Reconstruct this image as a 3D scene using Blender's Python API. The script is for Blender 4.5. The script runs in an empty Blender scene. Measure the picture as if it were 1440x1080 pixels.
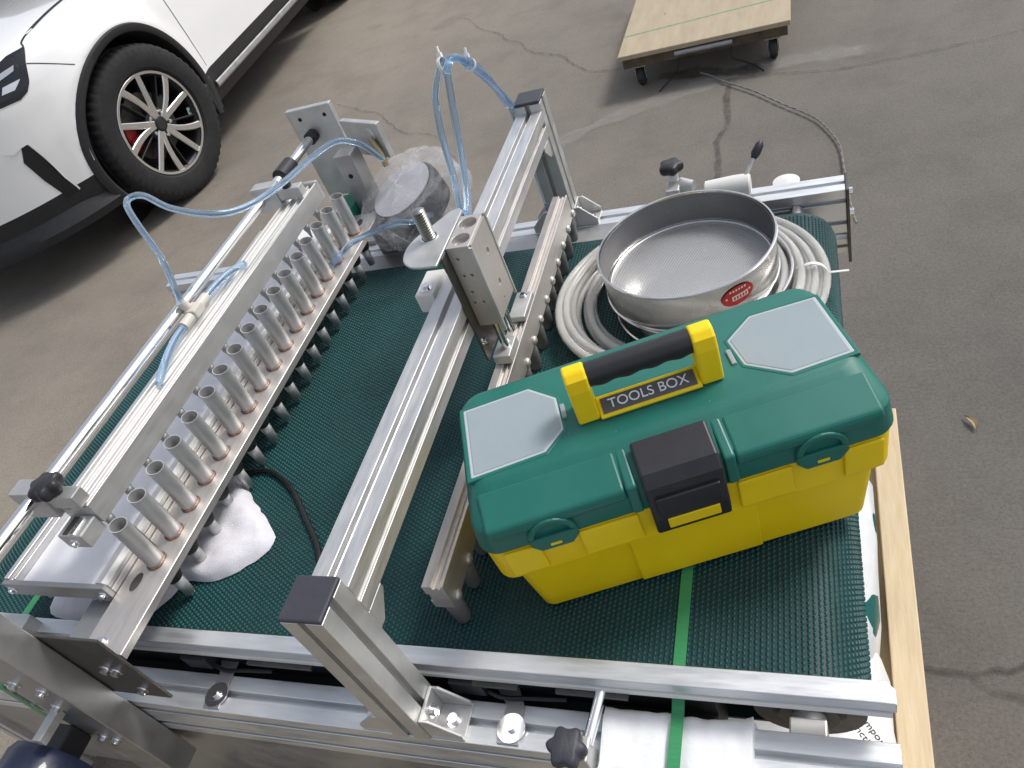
import bpy, bmesh, math, random
import numpy as np
from mathutils import Matrix, Vector, Euler, noise as mnoise
random.seed(7); rng = np.random.default_rng(7)
R = math.radians
scene = bpy.context.scene
col = scene.collection

# ------------------------------------------------------------------ camera
cam_d = bpy.data.cameras.new('camera'); cam = bpy.data.objects.new('camera', cam_d); col.objects.link(cam)
CR = np.array([[0.92305, 0.223907, -0.312802], [-0.060775, -0.718051, -0.693331], [-0.379849, 0.65899, -0.649189]])
cam.matrix_world = Matrix(((CR[0][0], -CR[1][0], -CR[2][0], 0.0),
                           (CR[0][1], -CR[1][1], -CR[2][1], 0.0),
                           (CR[0][2], -CR[1][2], -CR[2][2], 0.8),
                           (0, 0, 0, 1)))
cam_d.sensor_width = 36.0; cam_d.lens = 27.66; cam_d.clip_start = 0.02; cam_d.clip_end = 400
scene.camera = cam

# ------------------------------------------------------------------ light
SUN_EL, SUN_AZ = 50.0, 48.0          # azimuth measured from +Y towards +X
w = bpy.data.worlds.new('World'); scene.world = w; w.use_nodes = True
nt = w.node_tree
bg = nt.nodes['Background']
sky = nt.nodes.new('ShaderNodeTexSky'); sky.sky_type = 'NISHITA'; sky.sun_disc = False
sky.sun_elevation = R(SUN_EL); sky.sun_rotation = R(SUN_AZ)
sky.dust_density = 2.5; sky.air_density = 1.0; sky.ozone_density = 1.0
hs = nt.nodes.new('ShaderNodeHueSaturation'); hs.inputs['Saturation'].default_value = 0.42
nt.links.new(sky.outputs[0], hs.inputs['Color']); nt.links.new(hs.outputs[0], bg.inputs[0])
bg.inputs[1].default_value = 0.13
sun_d = bpy.data.lights.new('sun', 'SUN'); sun_d.energy = 1.5; sun_d.angle = R(14); sun_d.color = (1, .96, .9)
sun = bpy.data.objects.new('sun', sun_d); col.objects.link(sun)
el, az = R(SUN_EL), R(SUN_AZ)
sdir = Vector((math.sin(az)*math.cos(el), math.cos(az)*math.cos(el), math.sin(el)))
sun.rotation_euler = (-sdir).to_track_quat('-Z', 'Y').to_euler()
scene.view_settings.view_transform = 'Standard'; scene.view_settings.look = 'None'
scene.view_settings.exposure = 0.50; scene.view_settings.gamma = 1.0
scene.view_settings.use_curve_mapping = False
scene.render.engine = 'CYCLES'
scene.cycles.max_bounces = 8; scene.cycles.transparent_max_bounces = 12

# ------------------------------------------------------------------ materials
M = {}
def mat(name, base, rough=.5, metal=0., var=0., vscale=40., bump=0., bscale=200., spec=.5, coat=0.,
        trans=0., alpha=1., stretch=None, rvar=0., col2=None, sub=0., ior=1.45):
    m = bpy.data.materials.new(name); m.use_nodes = True
    n = m.node_tree; p = n.nodes['Principled BSDF']; L = n.links
    p.inputs['Base Color'].default_value = (*base, 1)
    p.inputs['Roughness'].default_value = rough; p.inputs['Metallic'].default_value = metal
    p.inputs['Specular IOR Level'].default_value = spec; p.inputs['IOR'].default_value = ior
    p.inputs['Coat Weight'].default_value = coat; p.inputs['Coat Roughness'].default_value = .05
    p.inputs['Transmission Weight'].default_value = trans; p.inputs['Alpha'].default_value = alpha
    if sub: p.inputs['Subsurface Weight'].default_value = sub; p.inputs['Subsurface Scale'].default_value = .01
    tc = n.nodes.new('ShaderNodeTexCoord'); mp = n.nodes.new('ShaderNodeMapping')
    L.new(tc.outputs['Object'], mp.inputs[0])
    if stretch: mp.inputs['Scale'].default_value = stretch
    if var or rvar or col2:
        nz = n.nodes.new('ShaderNodeTexNoise'); nz.inputs['Scale'].default_value = vscale
        nz.inputs['Detail'].default_value = 6; nz.inputs['Roughness'].default_value = .65
        L.new(mp.outputs[0], nz.inputs['Vector'])
        if var or col2:
            mx = n.nodes.new('ShaderNodeMix'); mx.data_type = 'RGBA'
            c2 = col2 or tuple(max(0, c*(1-var)) for c in base)
            mx.inputs[6].default_value = (*c2, 1)
            c1 = base if col2 else tuple(min(1, c*(1+var)) for c in base)
            mx.inputs[7].default_value = (*c1, 1)
            rp = n.nodes.new('ShaderNodeValToRGB'); rp.color_ramp.elements[0].position = .32; rp.color_ramp.elements[1].position = .68
            L.new(nz.outputs[0], rp.inputs[0]); L.new(rp.outputs[0], mx.inputs[0]); L.new(mx.outputs[2], p.inputs['Base Color'])
        if rvar:
            mr = n.nodes.new('ShaderNodeMapRange'); mr.inputs[1].default_value = .3; mr.inputs[2].default_value = .7
            mr.inputs[3].default_value = max(.02, rough-rvar); mr.inputs[4].default_value = min(1, rough+rvar)
            L.new(nz.outputs[0], mr.inputs[0]); L.new(mr.outputs[0], p.inputs['Roughness'])
    if bump:
        nb = n.nodes.new('ShaderNodeTexNoise'); nb.inputs['Scale'].default_value = bscale; nb.inputs['Detail'].default_value = 4
        L.new(mp.outputs[0], nb.inputs['Vector'])
        bp = n.nodes.new('ShaderNodeBump'); bp.inputs['Strength'].default_value = bump; bp.inputs['Distance'].default_value = .002
        L.new(nb.outputs[0], bp.inputs['Height']); L.new(bp.outputs[0], p.inputs['Normal'])
    M[name] = m; return m

mat('alu', (.66, .655, .65), .44, .78, var=.09, vscale=16, bump=.03, bscale=120, rvar=.12, stretch=(8, 1, 8))
mat('alu_x', (.70, .72, .74), .42, .78, var=.08, vscale=16, bump=.03, bscale=120, rvar=.11, stretch=(1, 8, 8))
mat('alu_warm', (.64, .60, .57), .44, .78, var=.07, vscale=18, bump=.02, bscale=140, rvar=.08, stretch=(8, 1, 8))
mat('alu_satin', (.58, .58, .57), .48, .75, var=.10, vscale=22, bump=.05, bscale=300, rvar=.12)
mat('alu_anod', (.56, .53, .50), .48, .7, var=.03, vscale=30, bump=.04, bscale=600)
mat('steel', (.62, .61, .59), .28, 1., var=.1, vscale=50, rvar=.1)
mat('chrome', (.86, .86, .87), .12, 1., rvar=.05, vscale=30)
mat('inox', (.66, .655, .64), .21, 1., var=.08, vscale=20, rvar=.07, bump=.02, bscale=60)
mat('dark_steel', (.10, .095, .09), .42, .6, var=.25, vscale=40, rvar=.1)
mat('plate_steel', (.40, .40, .40), .44, .8, var=.10, vscale=22, rvar=.1, bump=.05, bscale=90)
mat('thread', (.40, .40, .37), .30, 1., var=.1)
mat('black_plastic', (.022, .022, .026), .42, var=.15, bump=.06, bscale=500)
mat('cap_plastic', (.045, .046, .058), .5, var=.1, bump=.15, bscale=700)
mat('black', (.008, .008, .009), .6)
mat('rubber', (.03, .03, .03), .75, var=.3, vscale=60, bump=.1)
mat('peg_rubber', (.17, .165, .16), .5, var=.2, vscale=60, alpha=.8)
mat('rubber_grey', (.11, .105, .10), .6, var=.2, vscale=60)
mat('belt', (.005, .040, .043), .55, var=.25, vscale=7)
mat('belt_stud', (.0075, .064, .067), .44, var=.34, vscale=5, rvar=.12)
mat('lid_green', (.013, .142, .113), .40, var=.08, vscale=9, rvar=.10, bump=.05, bscale=900)
mat('box_yellow', (.88, .63, .006), .36, var=.05, vscale=9, rvar=.10, bump=.03, bscale=700, sub=.08)
mat('clear_lid', (.34, .40, .43), .22, var=.04, vscale=9, alpha=.85, bump=.03, bscale=300)
mat('label_grey', (.10, .095, .10), .4)
mat('white_ink', (.80, .80, .80), .5)
mat('red_label', (.52, .03, .025), .4, var=.2, vscale=300)
mat('strap', (.045, .27, .11), .32, var=.12, vscale=60, bump=.1, bscale=300, stretch=(1, 12, 1))
mat('cloth', (.74, .73, .78), .95, var=.06, vscale=60, bump=.55, bscale=650)
mat('foam', (.84, .85, .87), .7, var=.03, vscale=30, bump=.25, bscale=220, sub=.2)
mat('hose_blue', (.52, .72, .95), .08, trans=.88, alpha=.85, spec=.6, ior=1.3)
mat('hose_clear', (.97, .96, .93), .12, trans=.72, ior=1.35, spec=.6, var=.04, vscale=30)
mat('white_plastic', (.72, .71, .68), .4)
mat('tube_alu', (.60, .60, .595), .46, .8, var=.06, vscale=40, rvar=.08)
mat('clear_rim', (.50, .55, .57), .2, alpha=.9)
mat('alu_bright', (.60, .595, .58), .50, .78, var=.05, vscale=20, rvar=.06, stretch=(8, 1, 8))
mat('tray_white', (.86, .86, .89), .35, var=.03)
mat('beige_plastic', (.60, .56, .50), .42)
mat('cable', (.010, .010, .011), .4)
mat('grey_cord', (.22, .21, .20), .7, var=.3, vscale=200)
mat('pine', (.66, .54, .36), .62, col2=(.56, .43, .26), vscale=9, bump=.15, bscale=60, stretch=(14, 1.2, 14))
mat('ply', (.44, .37, .26), .7, col2=(.37, .30, .20), vscale=5, bump=.12, bscale=60, stretch=(6, 1.2, 6))
mat('old_wood', (.10, .075, .05), .8, var=.4, vscale=20)
mat('green_paint', (.16, .30, .17), .6, var=.3, vscale=60)
mat('leaf', (.33, .25, .15), .7, var=.2, vscale=80)
mat('car_white', (.82, .82, .815), .16, coat=1., var=.02, vscale=3)
mat('car_black', (.018, .018, .020), .55, bump=.1, bscale=600, var=.2)
mat('seam', (.02, .02, .02), .7)
mat('tyre', (.014, .014, .015), .78, var=.35, vscale=25, bump=.1, bscale=200)
mat('rim_dark', (.018, .018, .02), .4, .3)
mat('rim_silver', (.74, .73, .72), .25, 1., var=.05)
mat('caliper', (.42, .01, .015), .4)
mat('sticker', (.45, .62, .58), .4)
mat('sticker_mark', (.01, .18, .10), .4)
mat('lamp_glass', (.012, .015, .02), .06)
mat('lamp_led', (.34, .37, .42), .2)
mat('film_sheen', (.42, .42, .44), .4)  # pale sheen of the film painted as flat grey
mat('navy', (.016, .024, .060), .38, var=.2, coat=.3)
mat('gold', (.42, .33, .20), .38, 1., var=.2, vscale=80)
mat('weld', (.30, .19, .15), .5, .8, var=.4, vscale=200, bump=.3, bscale=500)
mat('green_reflection', (.02, .17, .115), .45, var=.1)  # green reflection on aluminium, painted as plain colour
mat('asphalt_dark', (.028, .026, .024), .95, var=.4, vscale=50, bump=.6, bscale=150)

def knots(m, scale, thr):
    n = m.node_tree; L = n.links; p = n.nodes['Principled BSDF']; src = p.inputs['Base Color'].links[0].from_socket
    tc = n.nodes.new('ShaderNodeTexCoord'); mp = n.nodes.new('ShaderNodeMapping'); mp.inputs['Scale'].default_value = (1.6, .7, 1)
    v = n.nodes.new('ShaderNodeTexVoronoi'); v.inputs['Scale'].default_value = scale; v.inputs['Randomness'].default_value = 1
    L.new(tc.outputs['Object'], mp.inputs[0]); L.new(mp.outputs[0], v.inputs['Vector'])
    mr = n.nodes.new('ShaderNodeMapRange'); mr.inputs[1].default_value = thr*.4; mr.inputs[2].default_value = thr; mr.inputs[3].default_value = .8; mr.inputs[4].default_value = 0.
    L.new(v.outputs['Distance'], mr.inputs[0])
    mx = n.nodes.new('ShaderNodeMix'); mx.data_type = 'RGBA'; L.new(mr.outputs[0], mx.inputs[0]); L.new(src, mx.inputs[6]); mx.inputs[7].default_value = (.22, .12, .055, 1)
    L.new(mx.outputs[2], p.inputs['Base Color'])
knots(M['pine'], 9., .10); knots(M['ply'], 6., .05)
def bag_mat():
    m = bpy.data.materials.new('bag'); m.use_nodes = True; n = m.node_tree; p = n.nodes['Principled BSDF']; L = n.links
    tc = n.nodes.new('ShaderNodeTexCoord'); v = n.nodes.new('ShaderNodeTexVoronoi'); v.inputs['Scale'].default_value = 13.
    nz = n.nodes.new('ShaderNodeTexNoise'); nz.inputs['Scale'].default_value = 7.
    L.new(tc.outputs['Object'], nz.inputs['Vector'])
    mx = n.nodes.new('ShaderNodeMix'); mx.data_type = 'RGBA'; mx.inputs[0].default_value = .12
    L.new(tc.outputs['Object'], mx.inputs[6]); L.new(nz.outputs['Color'], mx.inputs[7]); L.new(mx.outputs[2], v.inputs['Vector'])
    rp = n.nodes.new('ShaderNodeValToRGB'); cr = rp.color_ramp; cr.interpolation = 'CONSTANT'
    cr.elements[0].position = 0; cr.elements[0].color = (.74, .75, .75, 1)
    cr.elements[1].position = .52; cr.elements[1].color = (.008, .11, .10, 1)
    e = cr.elements.new(.68); e.color = (.76, .77, .77, 1); e = cr.elements.new(.84); e.color = (.03, .045, .045, 1); e = cr.elements.new(.9); e.color = (.70, .72, .72, 1)
    sp = n.nodes.new('ShaderNodeSeparateColor'); L.new(v.outputs['Color'], sp.inputs[0]); L.new(sp.outputs[0], rp.inputs[0])
    L.new(rp.outputs[0], p.inputs['Base Color']); p.inputs['Roughness'].default_value = .33
    nb = n.nodes.new('ShaderNodeTexNoise'); nb.inputs['Scale'].default_value = 25; bp = n.nodes.new('ShaderNodeBump'); bp.inputs['Strength'].default_value = .5; bp.inputs['Distance'].default_value = .006
    L.new(tc.outputs['Object'], nb.inputs['Vector']); L.new(nb.outputs[0], bp.inputs['Height']); L.new(bp.outputs[0], p.inputs['Normal'])
    M['bag'] = m
bag_mat()
mat('bag_white', (.74, .74, .73), .35, var=.05, vscale=10, bump=.4, bscale=30)

def film_mat():
    m = bpy.data.materials.new('film'); m.use_nodes = True; n = m.node_tree; L = n.links
    for x in list(n.nodes): n.nodes.remove(x)
    out = n.nodes.new('ShaderNodeOutputMaterial')
    tr = n.nodes.new('ShaderNodeBsdfTransparent'); gl = n.nodes.new('ShaderNodeBsdfGlossy'); df = n.nodes.new('ShaderNodeBsdfTranslucent'); d2 = n.nodes.new('ShaderNodeBsdfDiffuse')
    gl.inputs['Roughness'].default_value = .14; df.inputs['Color'].default_value = (.95, .95, .97, 1); d2.inputs['Color'].default_value = (.90, .90, .93, 1)
    nz = n.nodes.new('ShaderNodeTexNoise'); nz.inputs['Scale'].default_value = 26; nz.inputs['Detail'].default_value = 8; nz.inputs['Distortion'].default_value = 1.6
    tc = n.nodes.new('ShaderNodeTexCoord'); L.new(tc.outputs['Object'], nz.inputs['Vector'])
    bp = n.nodes.new('ShaderNodeBump'); bp.inputs['Strength'].default_value = .7; bp.inputs['Distance'].default_value = .006
    L.new(nz.outputs[0], bp.inputs['Height'])
    for s in (gl, df, d2): L.new(bp.outputs[0], s.inputs['Normal'])
    a = n.nodes.new('ShaderNodeMixShader'); a.inputs[0].default_value = .5; L.new(df.outputs[0], a.inputs[1]); L.new(d2.outputs[0], a.inputs[2])
    b = n.nodes.new('ShaderNodeMixShader'); b.inputs[0].default_value = .25; L.new(a.outputs[0], b.inputs[1]); L.new(gl.outputs[0], b.inputs[2])
    mr = n.nodes.new('ShaderNodeMapRange'); mr.inputs[1].default_value = .35; mr.inputs[2].default_value = .7; mr.inputs[3].default_value = .13; mr.inputs[4].default_value = .46
    L.new(nz.outputs[0], mr.inputs[0])
    c = n.nodes.new('ShaderNodeMixShader'); L.new(mr.outputs[0], c.inputs[0]); L.new(tr.outputs[0], c.inputs[1]); L.new(b.outputs[0], c.inputs[2])
    L.new(c.outputs[0], out.inputs[0]); M['film'] = m
film_mat()

def mesh_mat():            # woven wire of the sieve: fine grid with see-through gaps
    m = bpy.data.materials.new('wire_mesh'); m.use_nodes = True; n = m.node_tree; p = n.nodes['Principled BSDF']; L = n.links
    p.inputs['Base Color'].default_value = (.60, .60, .61, 1); p.inputs['Metallic'].default_value = .8; p.inputs['Roughness'].default_value = .55
    tc = n.nodes.new('ShaderNodeTexCoord'); sx = n.nodes.new('ShaderNodeSeparateXYZ'); L.new(tc.outputs['Object'], sx.inputs[0])
    ws = []
    for k in (0, 1):
        a = n.nodes.new('ShaderNodeMath'); a.operation = 'MULTIPLY'; a.inputs[1].default_value = 2*math.pi/.0023; L.new(sx.outputs[k], a.inputs[0])
        b = n.nodes.new('ShaderNodeMath'); b.operation = 'SINE'; L.new(a.outputs[0], b.inputs[0])
        c = n.nodes.new('ShaderNodeMath'); c.operation = 'GREATER_THAN'; c.inputs[1].default_value = .35; L.new(b.outputs[0], c.inputs[0]); ws.append(c)
    mx = n.nodes.new('ShaderNodeMath'); mx.operation = 'MAXIMUM'; L.new(ws[0].outputs[0], mx.inputs[0]); L.new(ws[1].outputs[0], mx.inputs[1])
    L.new(mx.outputs[0], p.inputs['Alpha']); M['wire_mesh'] = m
mesh_mat()
mat('reflection_band', (.27, .27, .275), .36, 1., var=.3, vscale=420, bump=.2, bscale=900, stretch=(1, 1, 5))  # same steel as the wall, darkened to paint in the mirrored mesh

def ground_mat():
    m = bpy.data.materials.new('ground'); m.use_nodes = True; n = m.node_tree; p = n.nodes['Principled BSDF']; L = n.links
    tc = n.nodes.new('ShaderNodeTexCoord')
    def nz(scale, detail=6, rough=.6, vec=None):
        x = n.nodes.new('ShaderNodeTexNoise'); x.inputs['Scale'].default_value = scale; x.inputs['Detail'].default_value = detail; x.inputs['Roughness'].default_value = rough
        L.new(vec or tc.outputs['Object'], x.inputs['Vector']); return x
    def ramp(src, stops):
        r = n.nodes.new('ShaderNodeValToRGB'); e = r.color_ramp.elements
        e[0].position, e[0].color = stops[0][0], (*stops[0][1], 1); e[1].position, e[1].color = stops[-1][0], (*stops[-1][1], 1)
        for s in stops[1:-1]: q = e.new(s[0]); q.color = (*s[1], 1)
        L.new(src, r.inputs[0]); return r
    big = nz(.55, 4); mid = nz(3.2, 7, .7); fine = nz(150, 8, .85); grit = nz(330, 3, .6)
    a = ramp(big.outputs[0], [(.3, (.125, .117, .107)), (.7, (.195, .174, .148))])
    b = ramp(mid.outputs[0], [(.28, (.80, .80, .80)), (.5, (1, 1, 1)), (.75, (1.13, 1.12, 1.11))])
    c = ramp(fine.outputs[0], [(.36, (.68, .68, .68)), (.5, (1, 1, 1)), (.66, (1.34, 1.32, 1.29))])
    m1 = n.nodes.new('ShaderNodeMix'); m1.data_type = 'RGBA'; m1.blend_type = 'MULTIPLY'; m1.inputs[0].default_value = 1
    m2 = n.nodes.new('ShaderNodeMix'); m2.data_type = 'RGBA'; m2.blend_type = 'MULTIPLY'; m2.inputs[0].default_value = .85
    L.new(a.outputs[0], m1.inputs[6]); L.new(b.outputs[0], m1.inputs[7]); L.new(m1.outputs[2], m2.inputs[6]); L.new(c.outputs[0], m2.inputs[7])
    # worn light sand streaks (tyre tracks dust) as stains of their own
    mp = n.nodes.new('ShaderNodeMapping'); mp.inputs['Rotation'].default_value = (0, 0, R(-32)); mp.inputs['Scale'].default_value = (.5, 2.6, 1)
    L.new(tc.outputs['Object'], mp.inputs[0]); st = nz(1.3, 5, .6, mp.outputs[0])
    sr = ramp(st.outputs[0], [(.58, (0, 0, 0)), (.74, (.22, .22, .22))])
    m3 = n.nodes.new('ShaderNodeMix'); m3.data_type = 'RGBA'; L.new(sr.outputs[0], m3.inputs[0]); L.new(m2.outputs[2], m3.inputs[6]); m3.inputs[7].default_value = (.235, .215, .19, 1)
    # dark oil spots
    sp = nz(1.9, 3, .5); so = ramp(sp.outputs[0], [(.66, (0, 0, 0)), (.74, (.45, .45, .45))])
    m4 = n.nodes.new('ShaderNodeMix'); m4.data_type = 'RGBA'; L.new(so.outputs[0], m4.inputs[0]); L.new(m3.outputs[2], m4.inputs[6]); m4.inputs[7].default_value = (.07, .066, .06, 1)
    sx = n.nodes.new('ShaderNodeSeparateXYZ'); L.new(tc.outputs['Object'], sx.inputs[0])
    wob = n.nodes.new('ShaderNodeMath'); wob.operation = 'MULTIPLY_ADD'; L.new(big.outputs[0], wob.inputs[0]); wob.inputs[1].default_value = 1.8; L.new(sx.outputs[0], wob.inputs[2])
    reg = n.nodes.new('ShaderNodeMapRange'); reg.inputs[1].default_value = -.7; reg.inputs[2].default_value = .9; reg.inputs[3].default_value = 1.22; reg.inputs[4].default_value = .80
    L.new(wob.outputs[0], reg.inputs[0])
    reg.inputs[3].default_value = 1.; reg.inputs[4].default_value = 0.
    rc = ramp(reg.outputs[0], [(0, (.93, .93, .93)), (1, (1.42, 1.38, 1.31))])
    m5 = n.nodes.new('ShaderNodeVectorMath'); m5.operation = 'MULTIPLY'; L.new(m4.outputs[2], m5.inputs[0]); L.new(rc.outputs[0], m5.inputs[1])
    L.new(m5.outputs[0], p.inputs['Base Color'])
    p.inputs['Roughness'].default_value = .78; p.inputs['Specular IOR Level'].default_value = .35
    bp = n.nodes.new('ShaderNodeBump'); bp.inputs['Strength'].default_value = .35; bp.inputs['Distance'].default_value = .004
    ad = n.nodes.new('ShaderNodeMath'); ad.operation = 'ADD'; L.new(fine.outputs[0], ad.inputs[0]); L.new(grit.outputs[0], ad.inputs[1])
    L.new(ad.outputs[0], bp.inputs['Height']); L.new(bp.outputs[0], p.inputs['Normal']); M['ground'] = m
ground_mat()

# ------------------------------------------------------------------ mesh helpers
WM = {}          # world matrices
class MB:
    def __init__(s): s.v = []; s.f = []
    def add(s, vs, fs):
        o = len(s.v); s.v += [tuple(x) for x in vs]; s.f += [tuple(i+o for i in f) for f in fs]; return s
    def box(s, x0, x1, y0, y1, z0, z1):
        return s.add([(x0, y0, z0), (x1, y0, z0), (x1, y1, z0), (x0, y1, z0), (x0, y0, z1), (x1, y0, z1), (x1, y1, z1), (x0, y1, z1)],
                     [(0, 3, 2, 1), (4, 5, 6, 7), (0, 1, 5, 4), (1, 2, 6, 5), (2, 3, 7, 6), (3, 0, 4, 7)])
    def prism(s, poly, a0, a1, axis='y'):
        """poly = 2D outline (counter-clockwise), extruded from a0 to a1 along axis; x: (y,z)  y: (x,z)  z: (x,y)"""
        n = len(poly)
        def P(p, a): return (a, p[0], p[1]) if axis == 'x' else (p[0], a, p[1]) if axis == 'y' else (p[0], p[1], a)
        vs = [P(p, a0) for p in poly]+[P(p, a1) for p in poly]
        fs = [tuple(range(n)), tuple(range(2*n-1, n-1, -1))]+[(i, i+n, (i+1) % n+n, (i+1) % n) for i in range(n)]
        return s.add(vs, fs)
    def tube(s, pts, r, n=10, caps=True):
        pts = [Vector(p) for p in pts]; k = len(pts); rs = r if hasattr(r, '__len__') else [r]*k
        t0 = (pts[1]-pts[0]).normalized(); up = Vector((0, 0, 1)) if abs(t0.z) < .9 else Vector((1, 0, 0))
        a = t0.cross(up).normalized(); vs = []
        for i, p in enumerate(pts):
            t = (pts[min(i+1, k-1)]-pts[max(i-1, 0)]).normalized()
            a = (a-t*a.dot(t)); a = a.normalized() if a.length > 1e-6 else t.orthogonal().normalized(); b = t.cross(a)
            for j in range(n):
                an = 2*math.pi*j/n; vs.append(p+(a*math.cos(an)+b*math.sin(an))*rs[i])
        fs = [(i*n+j, i*n+(j+1) % n, (i+1)*n+(j+1) % n, (i+1)*n+j) for i in range(k-1) for j in range(n)]
        if caps: fs += [tuple(range(n-1, -1, -1)), tuple(range((k-1)*n, k*n))]
        return s.add(vs, fs)
    def cyl(s, p0, p1, r, n=16): return s.tube([p0, p1], r, n)
    def lathe(s, prof, c=(0, 0, 0), n=32, axis='z', closed=False, caps=True):
        """prof = [(r, h)]"""
        vs = []; k = len(prof)
        for r, h in prof:
            for j in range(n):
                a = 2*math.pi*j/n; x, y = r*math.cos(a), r*math.sin(a)
                q = (x, y, h) if axis == 'z' else (x, h, y) if axis == 'y' else (h, x, y)
                vs.append((q[0]+c[0], q[1]+c[1], q[2]+c[2]))
        rows = k if closed else k-1
        fs = [(i*n+j, i*n+(j+1) % n, ((i+1) % k)*n+(j+1) % n, ((i+1) % k)*n+j) for i in range(rows) for j in range(n)]
        if caps and not closed:
            if prof[0][0] > 1e-6: fs.append(tuple(range(n-1, -1, -1)))
            if prof[-1][0] > 1e-6: fs.append(tuple(range((k-1)*n, k*n)))
        return s.add(vs, fs)
    def loft(s, secs, seg=5):
        """secs = [(z, x0, x1, y0, y1, r)] rounded rectangles stacked"""
        rings = []
        for z, x0, x1, y0, y1, r in secs:
            ring = []
            for cx, cy, a0 in ((x1-r, y1-r, 0), (x0+r, y1-r, 90), (x0+r, y0+r, 180), (x1-r, y0+r, 270)):
                for i in range(seg+1):
                    a = R(a0+90*i/seg); ring.append((cx+r*math.cos(a), cy+r*math.sin(a), z))
            rings.append(ring)
        n = len(rings[0]); vs = [p for r_ in rings for p in r_]; k = len(rings)
        fs = [(i*n+j, i*n+(j+1) % n, (i+1)*n+(j+1) % n, (i+1)*n+j) for i in range(k-1) for j in range(n)]
        fs += [tuple(range(n-1, -1, -1)), tuple(range((k-1)*n, k*n))]
        return s.add(vs, fs)
    def xf(s, m):
        s.v = [tuple(m @ Vector(p)) for p in s.v]; return s
    def mesh(s, name, m, smooth=False, fix=True):
        me = bpy.data.meshes.new(name); me.from_pydata(s.v, [], s.f); me.update()
        if fix:
            bm = bmesh.new(); bm.from_mesh(me); bmesh.ops.recalc_face_normals(bm, faces=bm.faces); bm.to_mesh(me); bm.free()
        me.materials.append(M[m])
        if smooth: me.shade_smooth()
        return me
    def build(s, name, m, parent=None, smooth=False, bevel=0, seg=2, world=None, autosmooth=35, sub=0, fix=True):
        me = s.mesh(name, m, smooth, fix); return link(name, me, parent, world, bevel, seg, autosmooth if smooth else 0, sub)
def link(name, me, parent=None, world=None, bevel=0, seg=2, autosmooth=0, sub=0):
    o = bpy.data.objects.new(name, me); col.objects.link(o)
    wmx = world or Matrix(); WM[o.name] = wmx; o.matrix_basis = wmx
    if parent:
        o.parent = parent; o.matrix_parent_inverse = WM[parent.name].inverted()
    if bevel:
        b = o.modifiers.new('bevel', 'BEVEL'); b.width = bevel; b.segments = seg; b.limit_method = 'ANGLE'; b.angle_limit = R(40)
    if sub:
        b = o.modifiers.new('sub', 'SUBSURF'); b.levels = b.render_levels = sub
    if autosmooth and me.polygons:
        try: me.set_sharp_from_angle(angle=R(autosmooth))
        except Exception: pass
    return o
def T(x, y, z): return Matrix.Translation((x, y, z))
def RZ(a): return Matrix.Rotation(R(a), 4, 'Z')
def thing(name, label, cat, world, group=None):
    o = bpy.data.objects.new(name, None); col.objects.link(o); o.matrix_basis = world; WM[o.name] = world
    o.empty_display_size = .05
    return tag(o, label, cat, group)
def tag(o, label, cat, group=None, kind=None):
    o['label'] = label; o['category'] = cat
    if group: o['group'] = group
    if kind: o['kind'] = kind
    return o
def spline(pts, per=8):
    P = [Vector(p) for p in pts]; P = [P[0]*2-P[1]]+P+[P[-1]*2-P[-2]]; out = []
    for i in range(1, len(P)-2):
        a, b, c, d = P[i-1], P[i], P[i+1], P[i+2]
        for k in range(per):
            t = k/per
            out.append(.5*((2*b)+(c-a)*t+(2*a-5*b+4*c-d)*t*t+(3*b-a-3*c+d)*t**3))
    out.append(P[-2]); return out
def tslot(w, h, nw=1, nh=1, ow=.0085, d=.010, lip=.0022, inner=.014):
    """outline of an extruded T-slot profile centred on 0"""
    def side(n, length, half):
        pts = []
        for k in range(n):
            c = -length/2+length*(k+.5)/n
            pts += [(c-ow/2, half), (c-ow/2, half-lip), (c-inner/2, half-lip), (c-inner/2+.003, half-d), (c+inner/2-.003, half-d), (c+inner/2, half-lip), (c+ow/2, half-lip), (c+ow/2, half)]
        return pts
    out = [(-w/2, -h/2)]
    out += [(p, -q) for p, q in side(nw, w, h/2)]; out.append((w/2, -h/2))
    out += [(q, p) for p, q in side(nh, h, w/2)]; out.append((w/2, h/2))
    out += [(-p, q) for p, q in side(nw, w, h/2)]; out.append((-w/2, h/2))
    out += [(-q, -p) for p, q in side(nh, h, w/2)]
    return out
def star_knob(mb, c, r=.021, h=.016, lobes=6, rot=0., m=None):
    n = lobes*8; rings = []
    for z, k in ((0, .80), (.15*h, .93), (.5*h, 1.), (.85*h, .95), (h, .80)):
        rings.append([(k*r*(1+.13*math.cos(lobes*2*math.pi*j/n))*math.cos(2*math.pi*j/n+rot), k*r*(1+.13*math.cos(lobes*2*math.pi*j/n))*math.sin(2*math.pi*j/n+rot), z) for j in range(n)])
    vs = [p for q in rings for p in q]; k = len(rings)
    fs = [(i*n+j, i*n+(j+1) % n, (i+1)*n+(j+1) % n, (i+1)*n+j) for i in range(k-1) for j in range(n)]+[tuple(range(n-1, -1, -1)), tuple(range((k-1)*n, k*n))]
    mm = T(*c) @ (m or Matrix())
    return mb.add([tuple(mm @ Vector(p)) for p in vs], fs)
def text_mesh(s, size, m, depth=.0004):
    cu = bpy.data.curves.new('lettering', 'FONT'); cu.body = s; cu.size = size; cu.extrude = depth; cu.align_x = 'CENTER'; cu.align_y = 'CENTER'
    o = bpy.data.objects.new('lettering_tmp', cu); col.objects.link(o)
    dg = bpy.context.evaluated_depsgraph_get(); me = bpy.data.meshes.new_from_object(o.evaluated_get(dg))
    bpy.data.objects.remove(o); me.materials.clear(); me.materials.append(M[m]); me.name = 'lettering'; return me
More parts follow.
